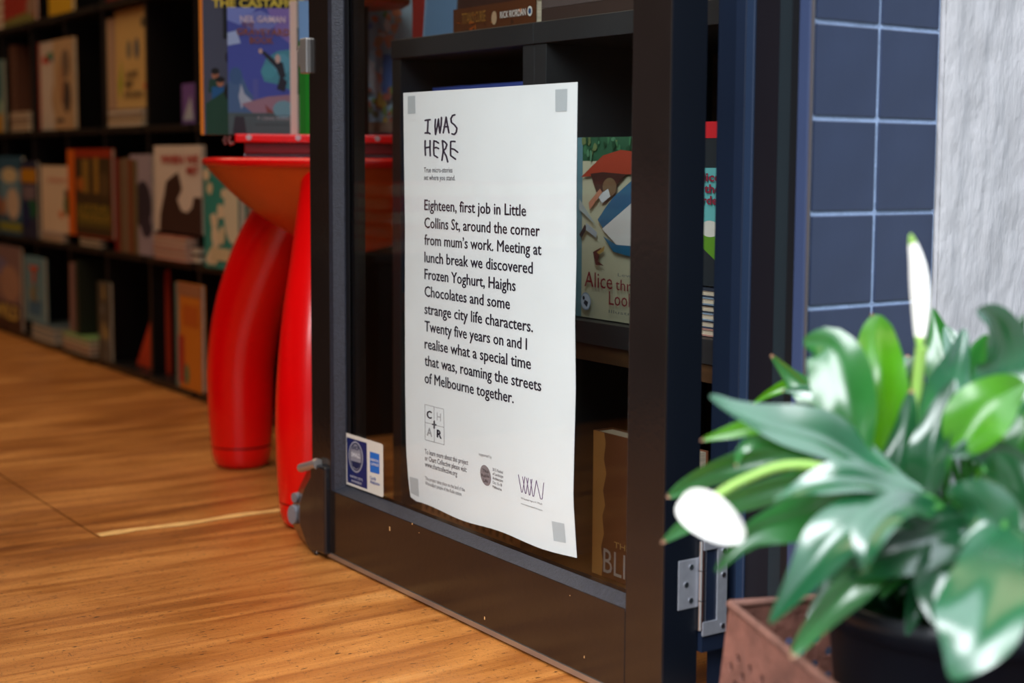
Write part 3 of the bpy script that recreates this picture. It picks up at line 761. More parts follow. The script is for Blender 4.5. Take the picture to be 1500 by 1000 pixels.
# second row (z .362)
fb('dark green picture book at the far end of the second row', -24, 4, 236, 1, (26, 52, 30), [('e', .8, .45, .3, .12, (150, 30, 24)), ('e', .5, .8, .3, .08, (60, 100, 120))])
fb('blue picture book with a pale round shape and yellow base', 6, 42, 229, 1, (44, 86, 112), [('r', .08, .25, .95, .82, (96, 132, 150)), ('e', .5, .76, .32, .1, (200, 180, 140)), ('e', .62, .4, .26, .2, (196, 170, 146)), ('r', .05, .05, .95, .16, (130, 130, 50)), ('e', .2, .35, .12, .12, (170, 110, 60))], t=0.025)
fb('dark blue picture book with a gold band', 42, 65, 236, 1, (40, 44, 72), [('r', 0, .72, 1, .9, (184, 124, 16)), ('r', .1, .5, .9, .68, (116, 100, 110)), ('e', .7, .38, .3, .12, (24, 90, 60)), ('e', .3, .3, .3, .18, (24, 34, 80))], x=1.503)
zt = stack(lab('white edged book in the stack under the cream picture book'), 56, 112, 341, 1, [(186, 160, 136), (196, 172, 150), (170, 150, 150)], x=1.47)
fb('cream picture book with faint red title and a small green figure', 65, 106, 243, 1, (216, 190, 162), [('e', .92, .42, .12, .16, (90, 100, 60)), ('e', .72, .28, .09, .06, (200, 110, 60)), ('e', .9, .6, .07, .06, (60, 60, 50))], lift=zt-ZS[1], t=0.018, x=1.488, texts=[("PENNY", .3, .76, .95, .06, (200, 90, 70), .0)])
zt = stack(lab('dark book in the low stack under the gold and black cover'), 112, 165, 349, 1, [(40, 34, 28), (60, 52, 40)], x=1.472)
b = fb('black and gold book with an orange red border', 102, 166, 218, 1, (150, 44, 16), [('r', 0, 0, .16, .99, (206, 96, 16)), ('r', .18, .02, .99, .9, (66, 48, 24)), ('r', .35, .5, .5, .88, (140, 104, 40)), ('r', .62, .5, .72, .9, (150, 110, 40)), ('e', .3, .6, .08, .08, (170, 90, 30)), ('r', .22, .12, .98, .36, (96, 82, 30)), ('e', .85, .6, .1, .14, (90, 66, 36))],
   t=0.025, lift=zt-ZS[1]+0.001, x=1.482, texts=[("LITTLE", .26, .3, .9, .07, (150, 120, 40), .02), ("TROLLS", .24, .19, .96, .08, (160, 128, 44), .02)])
for i, (c, l) in enumerate([((120, 28, 26), 'dark red'), ((110, 84, 60), 'brown'), ((124, 100, 78), 'tan'), ((120, 62, 34), 'rust'), ((104, 90, 60), 'olive')]):
    sb('%s spined book standing between the gold cover and the grey cover' % l, 167+i*6.8, 173.4+i*6.8, [232, 233, 231, 233, 234][i], 1, c, x=1.475, dp=0.22)
fb('pale grey book with a dark swirl, half behind the white picture book', 201, 232, 226, 1, (156, 140, 150), [('e', .6, .5, .4, .24, (48, 38, 50)), ('e', .75, .28, .25, .1, (52, 42, 56))], x=1.497)
zt1 = stack(lab('red and white edged book lying under the large white picture book'), 221, 276, 346, 1, [(170, 60, 50), (200, 150, 130), (170, 80, 70), (196, 150, 130), (180, 110, 90)], x=1.455, dp=0.2)
flat('brown edged book lying right of the red and white stack', (1.475, on_x(277, 250, 1.475).y, ZS[1]+0.0005), 0.055, 0.2, 0.022, RY, (60, 40, 34), GROUPS[1])
flat('dark brown book lying on the brown edged book', (1.475, on_x(277, 250, 1.475).y, ZS[1]+0.0235), 0.055, 0.2, 0.02, RY, (76, 52, 44), GROUPS[1])
fb('large white picture book with red scrawled title and a brown animal shape', 227, 296, 213, 1, (214, 194, 178), [('p', [(.1, 0), (.12, .2), (.22, .45), (.26, .58), (.42, .66), (.52, .7), (.56, .62), (.6, .5), (.5, .38), (.58, .26), (.7, .24), (.8, .3), (.84, .42), (.92, .42), (1, .42), (1, 0)], (58, 34, 28))],
   t=0.02, x=1.478, lift=0.075, texts=[("WHEN WE", .16, .8, .96, .09, (176, 40, 36), .03), ("MET", .72, .68, .96, .08, (176, 40, 36), .03)])
fb('teal picture book with cream shapes, beside the red table leg', 298, 352, 240, 1, (52, 132, 120), blobs(12, [(206, 184, 146), (214, 190, 156), (190, 60, 44)], 5, s=.13)+[('e', .85, .55, .25, .3, (206, 190, 160)), ('r', .2, .08, .75, .2, (200, 176, 136))], t=0.02, x=1.45, lift=-0.0)
fb('pale book with a dark stripe, behind the red table leg', 353, 372, 250, 1, (180, 160, 140), [('r', .2, 0, .5, 1, (60, 56, 70))], x=1.478)
# bottom row
fb('mauve picture book with yellow letters at the far end of the bottom row', -16, 36, 360, 0, (136, 106, 104), [('e', .35, .75, .3, .12, (120, 110, 140)), ('e', .7, .55, .28, .22, (170, 130, 110)), ('r', 0, 0, 1, .14, (70, 44, 36)), ('r', .3, .12, 1, .32, (80, 56, 70))], texts=[("WILD", .3, .13, .95, .16, (214, 180, 90), .03)])
zt = stack(lab('grey blue book in the stack under the light blue book'), 33, 71, 474, 0, [(110, 110, 110), (80, 100, 120), (90, 100, 104)], x=1.46)
fb('light blue book with orange red letters on the bottom row', 42, 71, 378, 0, (104, 142, 156), [('p', [(.2, .1), (.8, .1), (.9, .35), (.2, .3)], (66, 108, 140))], lift=zt-ZS[0], texts=[("T", .3, .62, .75, .24, (196, 90, 60), .05), ("K", .35, .34, .75, .2, (150, 130, 80), .04)])
zt = stack(lab('pale edged book stacked at the foot of the shelves'), 66, 124, 487, 0, [(60, 50, 46), (150, 90, 70), (186, 160, 130), (120, 150, 90)], x=1.455, dp=0.2)
b = book('thin pink book leaning on the cream stack', (1.47, on_x(103, 440, 1.47).y, zt+0.001), 0.17, 0.225, 0.008, 0, (166, 120, 106), group=GROUPS[0], tilt=(0.05, 0))
b = book('dark green book leaning beside the thin pink book', (1.47, on_x(108, 440, 1.47).y-0.045, zt+0.001), 0.2, 0.235, 0.028, 0, (40, 44, 34), group=GROUPS[0], tilt=(0.0, 0))
fb('grey and gold patterned book low on the bottom row', 147, 164, 414, 0, (74, 70, 62), blobs(7, [(150, 124, 76), (110, 104, 96), (160, 136, 90)], 9, s=.2), x=1.492)
# red triangular leaning book
r = empty('book', (1.53, on_x(233, 540, 1.50).y+0.012, ZS[0]+0.001)); tag(r, 'orange red book leaning as a triangle in the near bottom cube', 'book', GROUPS[0])
m = MB(); m.prism([(0, 0.0), (0.255, 0.0), (0.0, 0.30)], 0, 0, 0.012); m.build('cover', ink((196, 62, 30)), r)
m = MB(); m.prism([(0.02, 0.04), (0.09, 0.04), (0.02, 0.15)], 0, -0.001, -0.0003); m.build('cover_art', ink((150, 130, 116)), r)
fb('tall orange book with red and green patches next to the red table', 254, 291, 415, 0, (206, 116, 30), [('r', 0, 0, .14, 1, (120, 130, 120)), ('r', .1, .05, .34, .5, (170, 50, 34)), ('e', .42, .14, .1, .1, (90, 120, 80)), ('r', .3, .6, .9, .8, (190, 90, 26)), ('r', .1, .88, 1, 1, (160, 104, 70))], t=0.02, x=1.475)
fb('bright orange book edge right behind the red table leg', 316, 350, 436, 0, (226, 130, 30), x=1.49)

# ------------------------------------------------------------------ red table with flared shell top and bulging legs
CT = Vector((1.35, 2.57, 0))
tb = empty('side_table', CT); tag(tb, 'glossy red moulded table with a flared top and bulging legs', 'table')
MB().lathe([(0.0, 0.638), (0.262, 0.638), (0.284, 0.636), (0.288, 0.631), (0.286, 0.622), (0.277, 0.619), (0.26, 0.62)], seg=64).build('table_top', REDRIM, tb)
MB().lathe([(0.279, 0.6195), (0.262, 0.600), (0.235, 0.572), (0.205, 0.545), (0.17, 0.520), (0.13, 0.496), (0.08, 0.47), (0.0, 0.45)], seg=64).build('shell', ORANGE, tb)
def smooth_path(P, n=28):
    out = []
    for i in range(n+1):
        t = i/n*(len(P)-1); k = min(int(t), len(P)-2); f = t-k
        p0, p1, p2, p3 = P[max(k-1, 0)], P[k], P[k+1], P[min(k+2, len(P)-1)]
        out.append(tuple(0.5*((2*p1[j])+(-p0[j]+p2[j])*f+(2*p0[j]-5*p1[j]+4*p2[j]-p3[j])*f*f+(-p0[j]+3*p1[j]-3*p2[j]+p3[j])*f**3) for j in range(len(p1))))
    return out
for ang, rf, K in ((113.6, 0.300, [(0.046, .300, .0625), (0.12, .301, .067), (0.22, .298, .069), (0.32, .276, .071), (0.41, .236, .073), (0.48, .195, .072), (0.53, .16, .066)]),
                   (230.5, 0.345, [(0.046, .345, .0625), (0.12, .345, .066), (0.22, .341, .067), (0.34, .317, .063), (0.45, .277, .056), (0.55, .245, .050), (0.615, .233, .044)]),
                   (353, 0.330, [(0.046, .33, .0625), (0.12, .33, .067), (0.22, .328, .069), (0.32, .296, .071), (0.41, .25, .073), (0.48, .2, .072), (0.53, .16, .066)])):
    a = math.radians(ang); dx, dy = math.cos(a), math.sin(a)
    # rows: z, radial distance, radius
    Q = smooth_path(K)
    leg = MB().tube([(dx*q[1], dy*q[1], q[0]) for q in Q], [q[2] for q in Q], 36).build('leg', RED, tb)
    MB().tube([(dx*rf, dy*rf, 0.043), (dx*rf, dy*rf, 0.0465)], 0.0605, 36).build('groove', ink((90, 0, 4)), leg)
    MB().tube([(dx*rf, dy*rf, z) for z in (0.001, 0.004, 0.012, 0.028, 0.043)], [0.046, 0.052, 0.0575, 0.061, 0.0622], 36).build('foot', RED, leg)

# red display rack on the table with a post and a wooden disc
CR = Vector((1.345, 2.565, 0.6385))
rk = empty('book_stand', CR, (0, 0, -YAW)); tag(rk, 'red metal book display stand with a round wooden top, on the red table', 'stand')
MB().box((-0.175, -0.17, 0.0), (0.19, 0.10, 0.0055)).build('foot_plate', STEEL, rk, 0.001)
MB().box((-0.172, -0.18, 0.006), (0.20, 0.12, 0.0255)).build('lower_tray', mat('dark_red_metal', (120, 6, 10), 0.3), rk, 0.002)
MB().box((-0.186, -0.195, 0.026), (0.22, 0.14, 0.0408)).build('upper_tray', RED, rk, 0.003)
for px_ in (365, 437, 510, 553):
    X = (px_-CX)/FPX*2.66+0.398
    MB().tube([(X, -0.1985, 0.0345), (X, -0.1952, 0.0345)], 0.005, 12).build('screw_head', mat('pale_screw', (220, 190, 190), 0.3, metal=.6), rk)
MB().tube([(-0.196, -0.18, 0.036), (-0.200, -0.18, 0.03), (-0.196, -0.18, 0.022), (-0.19, -0.18, 0.026)], 0.0035, 8).tube([(-0.209, -0.16, 0.036), (-0.213, -0.16, 0.03), (-0.209, -0.16, 0.022)], 0.0035, 8).build('hook', mat('pinkish_metal', (150, 100, 96), 0.3, metal=.8), rk)
MB().tube([(0.03, -0.085, 0.041), (0.03, -0.085, 0.30)], 0.012, 16).build('post', SHELF, rk)
MB().lathe([(0.0, 0.279), (0.085, 0.279), (0.096, 0.285), (0.098, 0.293), (0.095, 0.3), (0.0, 0.3)], (0.022, -0.085), 48).build('wooden_disc', DISCWOOD, rk)

def stand_book(label, pl, pr, pt, pb, depth, turn, cover, art=(), t=0.012, texts=(), spine=None, h=None, zoff=0):
    """upright book whose front faces the street, left and right edges at the given pixels"""
    a = at(pl, pb, depth); z0 = 0.6385+0.0408+0.0006+zoff
    rot = -YAW+turn; d = Vector((math.cos(rot), math.sin(rot)))
    r2 = ray(pr, pb)       # intersect the book's base line with the ray of its right edge
    den = d.x*r2.y-d.y*r2.x; w = (a.y*r2.x-a.x*r2.y)/den
    hh = h or (at((pl+pr)/2, pt, depth-0.01).z-z0)
    return book(label, (a.x, a.y, z0), w, hh, t, rot, cover, art, texts=texts, group='books on the red display stand', spine=spine)
cast = [('r', .03, .0, 1, 1, (64, 68, 84)), ('r', .17, .42, .5, .98, (20, 22, 26)), ('r', .17, .42, .34, .56, (64, 68, 84)), ('e', .2, .68-.2, .01, .01, (20, 22, 26))]
cast = [('r', .03, 0, 1, 1, (70, 74, 92)), ('r', .2, .52, 1, 1, (20, 22, 26)), ('e', .30, .42, .085, .055, (22, 18, 18)), ('r', .27, .3, .285, .38, (40, 60, 60)), ('r', .31, .3, .325, .38, (40, 60, 60)),
        ('e', .13, .325, .03, .026, (150, 96, 70)), ('e', .13, .345, .034, .018, (22, 18, 18)), ('p', [(.08, .3), (.18, .31), (.18, .22), (.07, .23)], (30, 62, 50)),
        ('e', .17, .285, .03, .024, (160, 104, 76)), ('e', .17, .3, .04, .016, (22, 18, 18)), ('p', [(.1, .26), (.22, .26), (.24, .17), (.1, .17)], (30, 84, 132)),
        ('p', [(.05, 0), (.05, .17), (.2, .235), (.34, .235), (.42, .2), (.42, 0)], (30, 66, 50)), ('e', .36, .2, .07, .05, (160, 100, 74)), ('e', .31, .235, .11, .062, (20, 18, 18)),
        ('p', [(.3, .06), (.38, .06), (.36, .0), (.3, .0)], (180, 108, 80)), ('p', [(.42, 0), (.42, .14), (.6, .16), (.6, 0)], (44, 66, 150))]
stand_book('tall comic album with an orange spine and yellow capital title', 294, 470, -75, 197, 2.80, math.radians(-4), (224, 130, 36), cast, t=0.012,
           texts=[("THE CASTAFIORE", .115, .690, .94, .045, (216, 190, 70), .03)], spine=(226, 130, 36), h=0.345)
grave = [('r', 0, 0, 1, 1, (62, 72, 150)), ('p', [(0, 1), (.45, 1), (.2, .86), (0, .9)], (110, 124, 190)), ('p', [(0, .8), (.14, .82), (.2, .72), (0, .7)], (150, 168, 206)), ('p', [(.6, 1), (1, 1), (1, .7), (.75, .8)], (118, 98, 164)),
         ('p', [(.2, .93), (.5, .98), (.8, .9), (.6, .8), (.3, .84)], (104, 112, 178)),
         ('p', [(.5, .5), (.58, .6), (.75, .66), (1, .68), (1, .34), (.75, .4), (.55, .42)], (62, 126, 142)), ('e', .62, .5, .11, .055, (66, 136, 150)), ('e', .82, .56, .14, .08, (78, 140, 160)),
         ('p', [(.5, .655), (.56, .66), (.72, .59), (.84, .57), (.88, .46), (.8, .44), (.74, .52)], (26, 26, 38)), ('e', .76, .6, .04, .035, (180, 150, 140)), ('e', .5, .66, .03, .02, (180, 150, 140)), ('p', [(.8, .47), (.9, .42), (.86, .34), (.74, .36)], (30, 26, 40)),
         ('p', [(0, 0), (0, .4), (.1, .5), (.22, .46), (.3, .36), (.38, .3), (.36, 0)], (64, 92, 130)), ('e', .12, .46, .1, .07, (52, 84, 126)), ('r', .38, .28, .46, .44, (76, 82, 150)),
         ('p', [(.16, .3), (.2, .4), (.25, .32), (.4, .25), (.24, .24), (.2, .2)], (150, 160, 176)), ('p', [(.2, .24), (.6, .3), (1, .32), (1, .16), (.4, .16)], (136, 104, 118)),
         ('p', [(.56, .24), (.64, .2), (.74, .17), (.6, .15)], (120, 60, 56)), ('r', 0, 0, 1, .17, (70, 84, 86)), ('p', [(.06, 0), (.1, .14), (.24, .14), (.28, 0)], (44, 38, 46)), ('e', .84, .2, .16, .07, (98, 138, 150)), ('r', .1, .148, .95, .152, (30, 26, 34)), ('r', .4, .075, .95, .08, (34, 40, 44))]
stand_book('blue comic paperback in front of the tall comic album', 335, 431, 12, 196, 2.725, math.radians(5), (62, 72, 150), grave, t=0.014,
           texts=[("NEIL GAIMAN", .2, .885, .88, .05, (206, 186, 196), .015), ("THE", .22, .845, .4, .035, (128, 70, 44), .01), ("GRAVEYARD", .14, .785, .95, .05, (132, 74, 44), .02), ("BOOK", .34, .72, .7, .05, (132, 74, 44), .02), ("P. CRAIG RUSSELL", .45, .115, .98, .028, (150, 144, 150), .0)])
# two seen from the side
p = at(436, 196, 2.70)
book('white edged picture book standing next to the blue comic paperback', (p.x, p.y, 0.680), 0.16, at(433, 3, 2.70).z-0.680, 0.016, -YAW+math.radians(62), (200, 184, 176), [('r', 0, .3, .1, .8, (120, 116, 110))], group='books on the red display stand', spine=(206, 180, 170))
stand_book('green and pale blue picture book half hidden by the door stile', 439, 482, 2, 196, 2.69, math.radians(-12), (24, 130, 30), [('r', 0, .70, 1, 1, (110, 150, 196)), ('r', .0, .0, .22, .7, (20, 110, 20)), ('e', .5, .14, .15, .06, (170, 170, 150))])
ast = [('r', 0, 0, 1, 1, (150, 178, 196)), ('r', .0, .0, .02, 1, (60, 60, 60))]+blobs(70, [(190, 156, 130), (200, 140, 112), (200, 200, 200), (100, 134, 190), (96, 140, 96), (186, 150, 116), (140, 170, 184)], 21, .06, .8, .3, .88, .055)+\
      [('p', [(.05, .52), (.3, .62), (.45, .48), (.6, .25), (.5, .24), (.35, .44), (.2, .5)], (170, 176, 180)), ('p', [(.58, .56), (.9, .56), (.88, .28), (.56, .3)], (60, 92, 150)), ('e', .25, .4, .1, .07, (170, 110, 90))]+\
      blobs(50, [(110, 140, 70), (160, 140, 60), (150, 84, 66), (96, 110, 80), (130, 120, 100)], 22, .06, .94, .1, .32, .05)+[('r', .05, .03, .95, .1, (120, 100, 80)), ('r', .05, .92, .55, .99, (190, 160, 60)), ('e', .36, .88, .04, .02, (150, 30, 40))]
stand_book('large comic album crowded with coloured figures behind the glass', 498, 608, -14, 196, 2.86, math.radians(3), (118, 144, 160), ast, t=0.014, texts=[("COMIC", .12, .93, .5, .045, (60, 90, 50), .03)] if False else ())

# ------------------------------------------------------------------ window cabinets behind the door
CXF = 1.25
def cabinet(label, ya, yb, depth=0.33):
    r = empty('bookcase', (CXF, ya, 0)); tag(r, label, 'bookcase', 'low bookcases behind the door')
    def cp(name, a, b, m=SHELF_GREY, bev=0.001):
        return bx(name, (a[0]-CXF, a[1]-ya, a[2]), (b[0]-CXF, b[1]-ya, b[2]), m, r, bev)
    T = 0.03; x1 = CXF+depth
    cp('side_panel', (CXF, ya, 0), (x1, ya+T, 0.805)); cp('side_panel', (CXF, yb-T, 0), (x1, yb, 0.805))
    cp('top_board', (CXF-0.002, ya, 0.8055), (x1, yb, 0.837))
    cp('shelf', (CXF+0.001, ya+T, 0.375), (x1-0.01, yb-T, 0.4075))
    cp('rail', (CXF+0.006, ya+T, 0.35), (CXF+0.03, yb-T, 0.3745), WALNUT)
    cp('base_board', (CXF+0.001, ya+T, 0.0), (x1-0.01, yb-T, 0.034), WALNUT)
    cp('back_panel', (x1-0.008, ya+T, 0.0), (x1, yb-T, 0.805), WALNUT if True else SHELF)
    return r
cabinet('charcoal bookcase behind the door glass, nearer the red table', 1.812, 2.24)
cabinet('charcoal bookcase behind the door glass, nearer the hinges', 1.335, 1.8115)
GB = 'books in the low bookcases behind the door'
def cb(label, pl, pr, pt, zb, cover, art=(), texts=(), x=1.275, t=0.015, spine=None, tilt=(0, 0), w=None):
    yl = on_x(pl, 330, x).y; yr = on_x(pr, 330, x).y
    h = on_x((pl+pr)/2, pt, x).z-zb
    return book(label, (x, yl, zb), w or yl-yr, h, t, RY, cover, art, group=GB, texts=texts, spine=spine, tilt=tilt)
# picture book with red title (a plain drapery design stands in for the cover art)
alice = [('r', .1, 0, 1, 1, (176, 174, 150)), ('r', 0, 0, .1, 1, (88, 124, 136)), ('r', .1, .87, 1, 1, (44, 84, 60))]+blobs(30, [(60, 108, 74), (30, 66, 44), (76, 120, 90), (96, 110, 70)], 3, .12, .98, .88, .99, .035)+\
        [('p', [(.11, .78), (.3, .84), (.5, .9), (.8, .93), (1, .92), (1, .80), (.7, .80), (.4, .79)], (150, 58, 40)), ('p', [(.28, .8), (.5, .81), (.9, .8), (.7, .73), (.4, .69)], (64, 38, 34)), ('e', .62, .73, .12, .05, (110, 88, 66)),
         ('p', [(.7, .68), (1, .78), (1, .5), (.8, .45), (.52, .5), (.42, .55), (.56, .62)], (40, 96, 132)), ('p', [(.5, .5), (.7, .56), (1, .66), (1, .42), (.75, .42)], (200, 200, 200)), ('p', [(.52, .46), (.7, .38), (1, .36), (1, .42), (.75, .42)], (30, 92, 128)),
         ('p', [(.42, .68), (.6, .72), (.64, .68), (.5, .64)], (190, 196, 200)), ('p', [(.28, .6), (.5, .7), (.46, .72), (.26, .64)], (176, 120, 96)), ('p', [(.1, .46), (.2, .52), (.24, .5), (.14, .44)], (40, 40, 46)), ('p', [(.22, .53), (.42, .48), (.4, .45), (.22, .49)], (150, 160, 170)),
         ('p', [(.35, .37), (.5, .4), (.44, .32), (.55, .3), (.4, .3)], (90, 48, 44)), ('p', [(.42, .37), (.56, .41), (.54, .38), (.46, .36)], (160, 130, 70)), ('p', [(.1, .6), (.4, .52), (.1, .66)], (150, 160, 160)),
         ('e', .235, .092, .09, .05, (130, 150, 176)), ('e', .235, .092, .08, .043, (176, 190, 210)), ('p', [(.2, .08), (.26, .06), (.28, .09), (.22, .1)], (50, 56, 70)), ('e', .2, .11, .02, .012, (40, 46, 60))]
def _sq(a):
    f = lambda x: x*0.54
    if a[0] == 'r': return ('r', f(a[1]), a[2], (a[3] if a[3] >= 1 else f(a[3])), a[4], a[5])
    if a[0] == 'e': return ('e', f(a[1]), a[2], f(a[3]), a[4], a[5])
    return ('p', [((f(x) if x < 1 else 0.56), y) for x, y in a[1]], a[2])
alice = [_sq(a) for a in alice]
cb('picture book with red title lettering and a blue skirt on its pale cover', 845, 1008, 200, 0.4095, (88, 124, 136), alice, x=1.272, t=0.018,
   texts=[("Alice", .105, .175, .37, .085, (120, 24, 40), .0), ("through the", .40, .175, .95, .06, (120, 24, 40), .0), ("Looking-Glass", .34, .09, .98, .075, (120, 24, 40), .0), ("Lewis Carroll", .42, .25, .85, .018, (110, 116, 116), .0), ("Illustrated by", .34, .045, .82, .018, (90, 96, 96), .0)], spine=(88, 124, 136))
# seen through the gap at the hinges
cb('picture book with a red top edge and teal cover, glimpsed between door and jamb', 1012, 1060, 178, 0.4095+0.062, (40, 44, 48), [('r', 0, .9, 1, 1, (196, 36, 44)), ('r', 0, .3, 1, .72, (96, 170, 170)), ('p', [(0, .3), (1, .12), (1, .28), (.4, .34)], (90, 140, 40)), ('e', .6, .35, .3, .05, (200, 200, 190))],
   x=1.29, texts=[("Alice", .1, .64, .95, .05, (130, 40, 60), .03), ("in the", .1, .57, .95, .05, (130, 40, 60), .03), ("garden", .1, .5, 1.0, .05, (130, 40, 60), .03)])
y_ = on_x(1010, 440, 1.268).y
for i in range(6):
    flat('thin book lying in the stack seen through the hinge gap, %s from the bottom' % ['first', 'second', 'third', 'fourth', 'fifth', 'sixth'][i], (1.268+0.002*(i % 2), y_, 0.4085+i*0.0102), y_-1.37, 0.2, 0.0098, RY, [(176, 130, 120), (60, 70, 90), (130, 150, 170), (56, 60, 66), (120, 140, 160), (50, 56, 70)][i], GB)
cb('tall blue book behind the poster, only its top edge showing', 634, 770, 124, 0.4095, (64, 84, 160), [('r', 0, .9, 1, 1, (78, 100, 190))], x=1.30, t=0.02)
# brown book on the base board
BW = 0.035
b = cb('brown book with ragged tan edge and pale capital title behind the glass', 873, 1015, 648, BW, (112, 68, 48), [('p', [(0, 0), (.11, 0), (.12, .1), (.10, .2), (.13, .3), (.11, .42), (.14, .5), (.115, .6), (.15, .72), (.12, .82), (.14, .93), (.12, 1), (0, 1)], (196, 140, 80))],
   texts=[("BLINDED", .145, .04, .97, .17, (178, 170, 168), .0), ("THE COMPLETE", .26, .235, .95, .042, (186, 150, 96), .0)], x=1.275, t=0.035)
r = flat('tan patterned book lying flat on the base board below the poster', (1.262, on_x(618, 780, 1.262).y, 0.0345), 0.30, 0.2, 0.035, RY, (130, 92, 66), GB, False)
m = MB()
for i in range(14):
    x = 0.012+i*0.02; m.add([(x, -0.0004, 0.006), (x+0.008, -0.0004, 0.004), (x+0.014, -0.0004, 0.026), (x+0.004, -0.0004, 0.03)], [(0, 1, 2, 3)])
m.build('cover_pattern', ink((74, 48, 38)), r)
r = book('white sheet magazine face out above the tan patterned book', (1.30, on_x(640, 760, 1.3).y, 0.072), 0.17, 0.24, 0.006, RY, (176, 160, 140), blobs(8, [(90, 70, 60), (60, 44, 40)], 13, s=.15), group=GB, texts=[("LINE", .2, .05, .9, .14, (60, 50, 50), .03)])
# on the cabinet top
GT = 'books on top of the low bookcases'
y1 = on_x(664, 30, 1.262).y; y0 = on_x(784, 20, 1.262).y
r = flat('brown gold paperback lying on the bookcase top, spine with white lettering', (1.262, y1, 0.8375), y1-y0, 0.14, 0.038, RY, (84, 46, 26), GT, False)
m = MB()
rr = random.Random(4)
for i in range(16):
    x = rr.uniform(.02, .98)*(y1-y0); z = rr.uniform(.1, .8)*0.032
    m.add([(x+rr.uniform(-.012, .012), -0.0003-i*0.00003, z+rr.uniform(-.006, .006)) for _ in range(3)], [(0, 1, 2)], i % 3)
m.build('spine_art', [ink((150, 70, 26)), ink((60, 34, 22)), ink((176, 96, 34))], r)
def spt(s, a, b, z, h, col, bold=0):
    vs, fs, p, q = text_mesh(s, bold); L = y1-y0
    m = MB(); m.add([(a*L+(x-p)*(b-a)*L/(q-p), -0.0012, z+y*h/CAP) for x, y in vs], fs); m.build('lettering', ink(col), r)
spt("RICK RIORDAN", .60, .9, .014, .010, (214, 206, 200), .01)
spt("TITAN'S CURSE", .12, .42, .013, .017, (150, 104, 46), .0)
m = MB(); L = y1-y0
m.add([(L*.945+.0065*math.cos(k*PI/8), -0.001, .019+.0075*math.sin(k*PI/8)) for k in range(16)], [tuple(range(16))])
m.add([(L*.525+.0075*math.cos(k*PI/8), -0.001, .016+.0105*math.sin(k*PI/8)) for k in range(16)], [tuple(range(16))], 1)
m.add([(L*.945+.004*math.cos(k*PI/8), -0.0013, .019+.0045*math.sin(k*PI/8)) for k in range(16)], [tuple(range(16))], 2)
m.build('emblem', [ink((210, 206, 200)), ink((170, 140, 110)), ink((40, 70, 110))], r)
flat('dark paperback lying on the brown gold paperback', (1.27, y1-0.004, 0.876), y1-y0-0.01, 0.14, 0.03, RY, (58, 34, 28), GT, False)
flat('dark brown book lying on the bookcase top nearest the hinges', (1.265, y0-0.012, 0.8375), 0.25, 0.16, 0.02, RY, (60, 46, 42), GT, False)
flat('grey brown book lying on the dark brown book', (1.265, y0-0.012, 0.858), 0.25, 0.16, 0.028, RY, (84, 72, 70), GT, False)
book('red book standing on the bookcase top left of the paperbacks', (1.31, on_x(604, 30, 1.31).y, 0.8375), 0.05, 0.2, 0.03, RY, (140, 44, 40), group=GT)
book('thin pale blue book leaning against the red book', (1.30, on_x(622, 30, 1.30).y, 0.8385), 0.19, 0.235, 0.007, 0, (120, 150, 184), group=GT, tilt=(0.12, 0))
book('brown book standing behind the brown gold paperback', (1.36, on_x(634, 30, 1.36).y, 0.8375), 0.10, 0.2, 0.03, RY, (78, 50, 30), group=GT)

# ------------------------------------------------------------------ counter inside the shop, left of the photograph (mirrored in the glass)
ct = empty('display_counter', (-0.35, 3.1, 0)); tag(ct, 'low dark display counter inside the shop, mirrored in the door glass', 'counter')
MB().box((-0.95, -0.25, 0.0), (0.93, 0.3, 0.41)).build('body', SHELF, ct, 0.003)
MB().box((-0.97, -0.27, 0.4105), (0.95, 0.32, 0.43)).build('counter_top', SHELF_GREY, ct, 0.003)
k = 0
for x0 in (0.32, 0.06, -0.2, -0.46):
    for i in range(5):
        k += 1
        flat(['red', 'orange red', 'dark red', 'tan', 'bright red'][(i+k) % 5]+' edged book on the display counter, %s in the %s pile' % (ORD[i], {0.32: 'first', 0.06: 'second', -0.2: 'third', -0.46: 'fourth'}[x0]), (x0, 2.87, 0.4305+i*0.031), 0.22, 0.17, 0.0305, 0, [(170, 30, 26), (196, 60, 30), (180, 24, 24), (190, 110, 60), (196, 40, 30)][(i+k) % 5], 'books stacked on the display counter', i % 2 == 0)

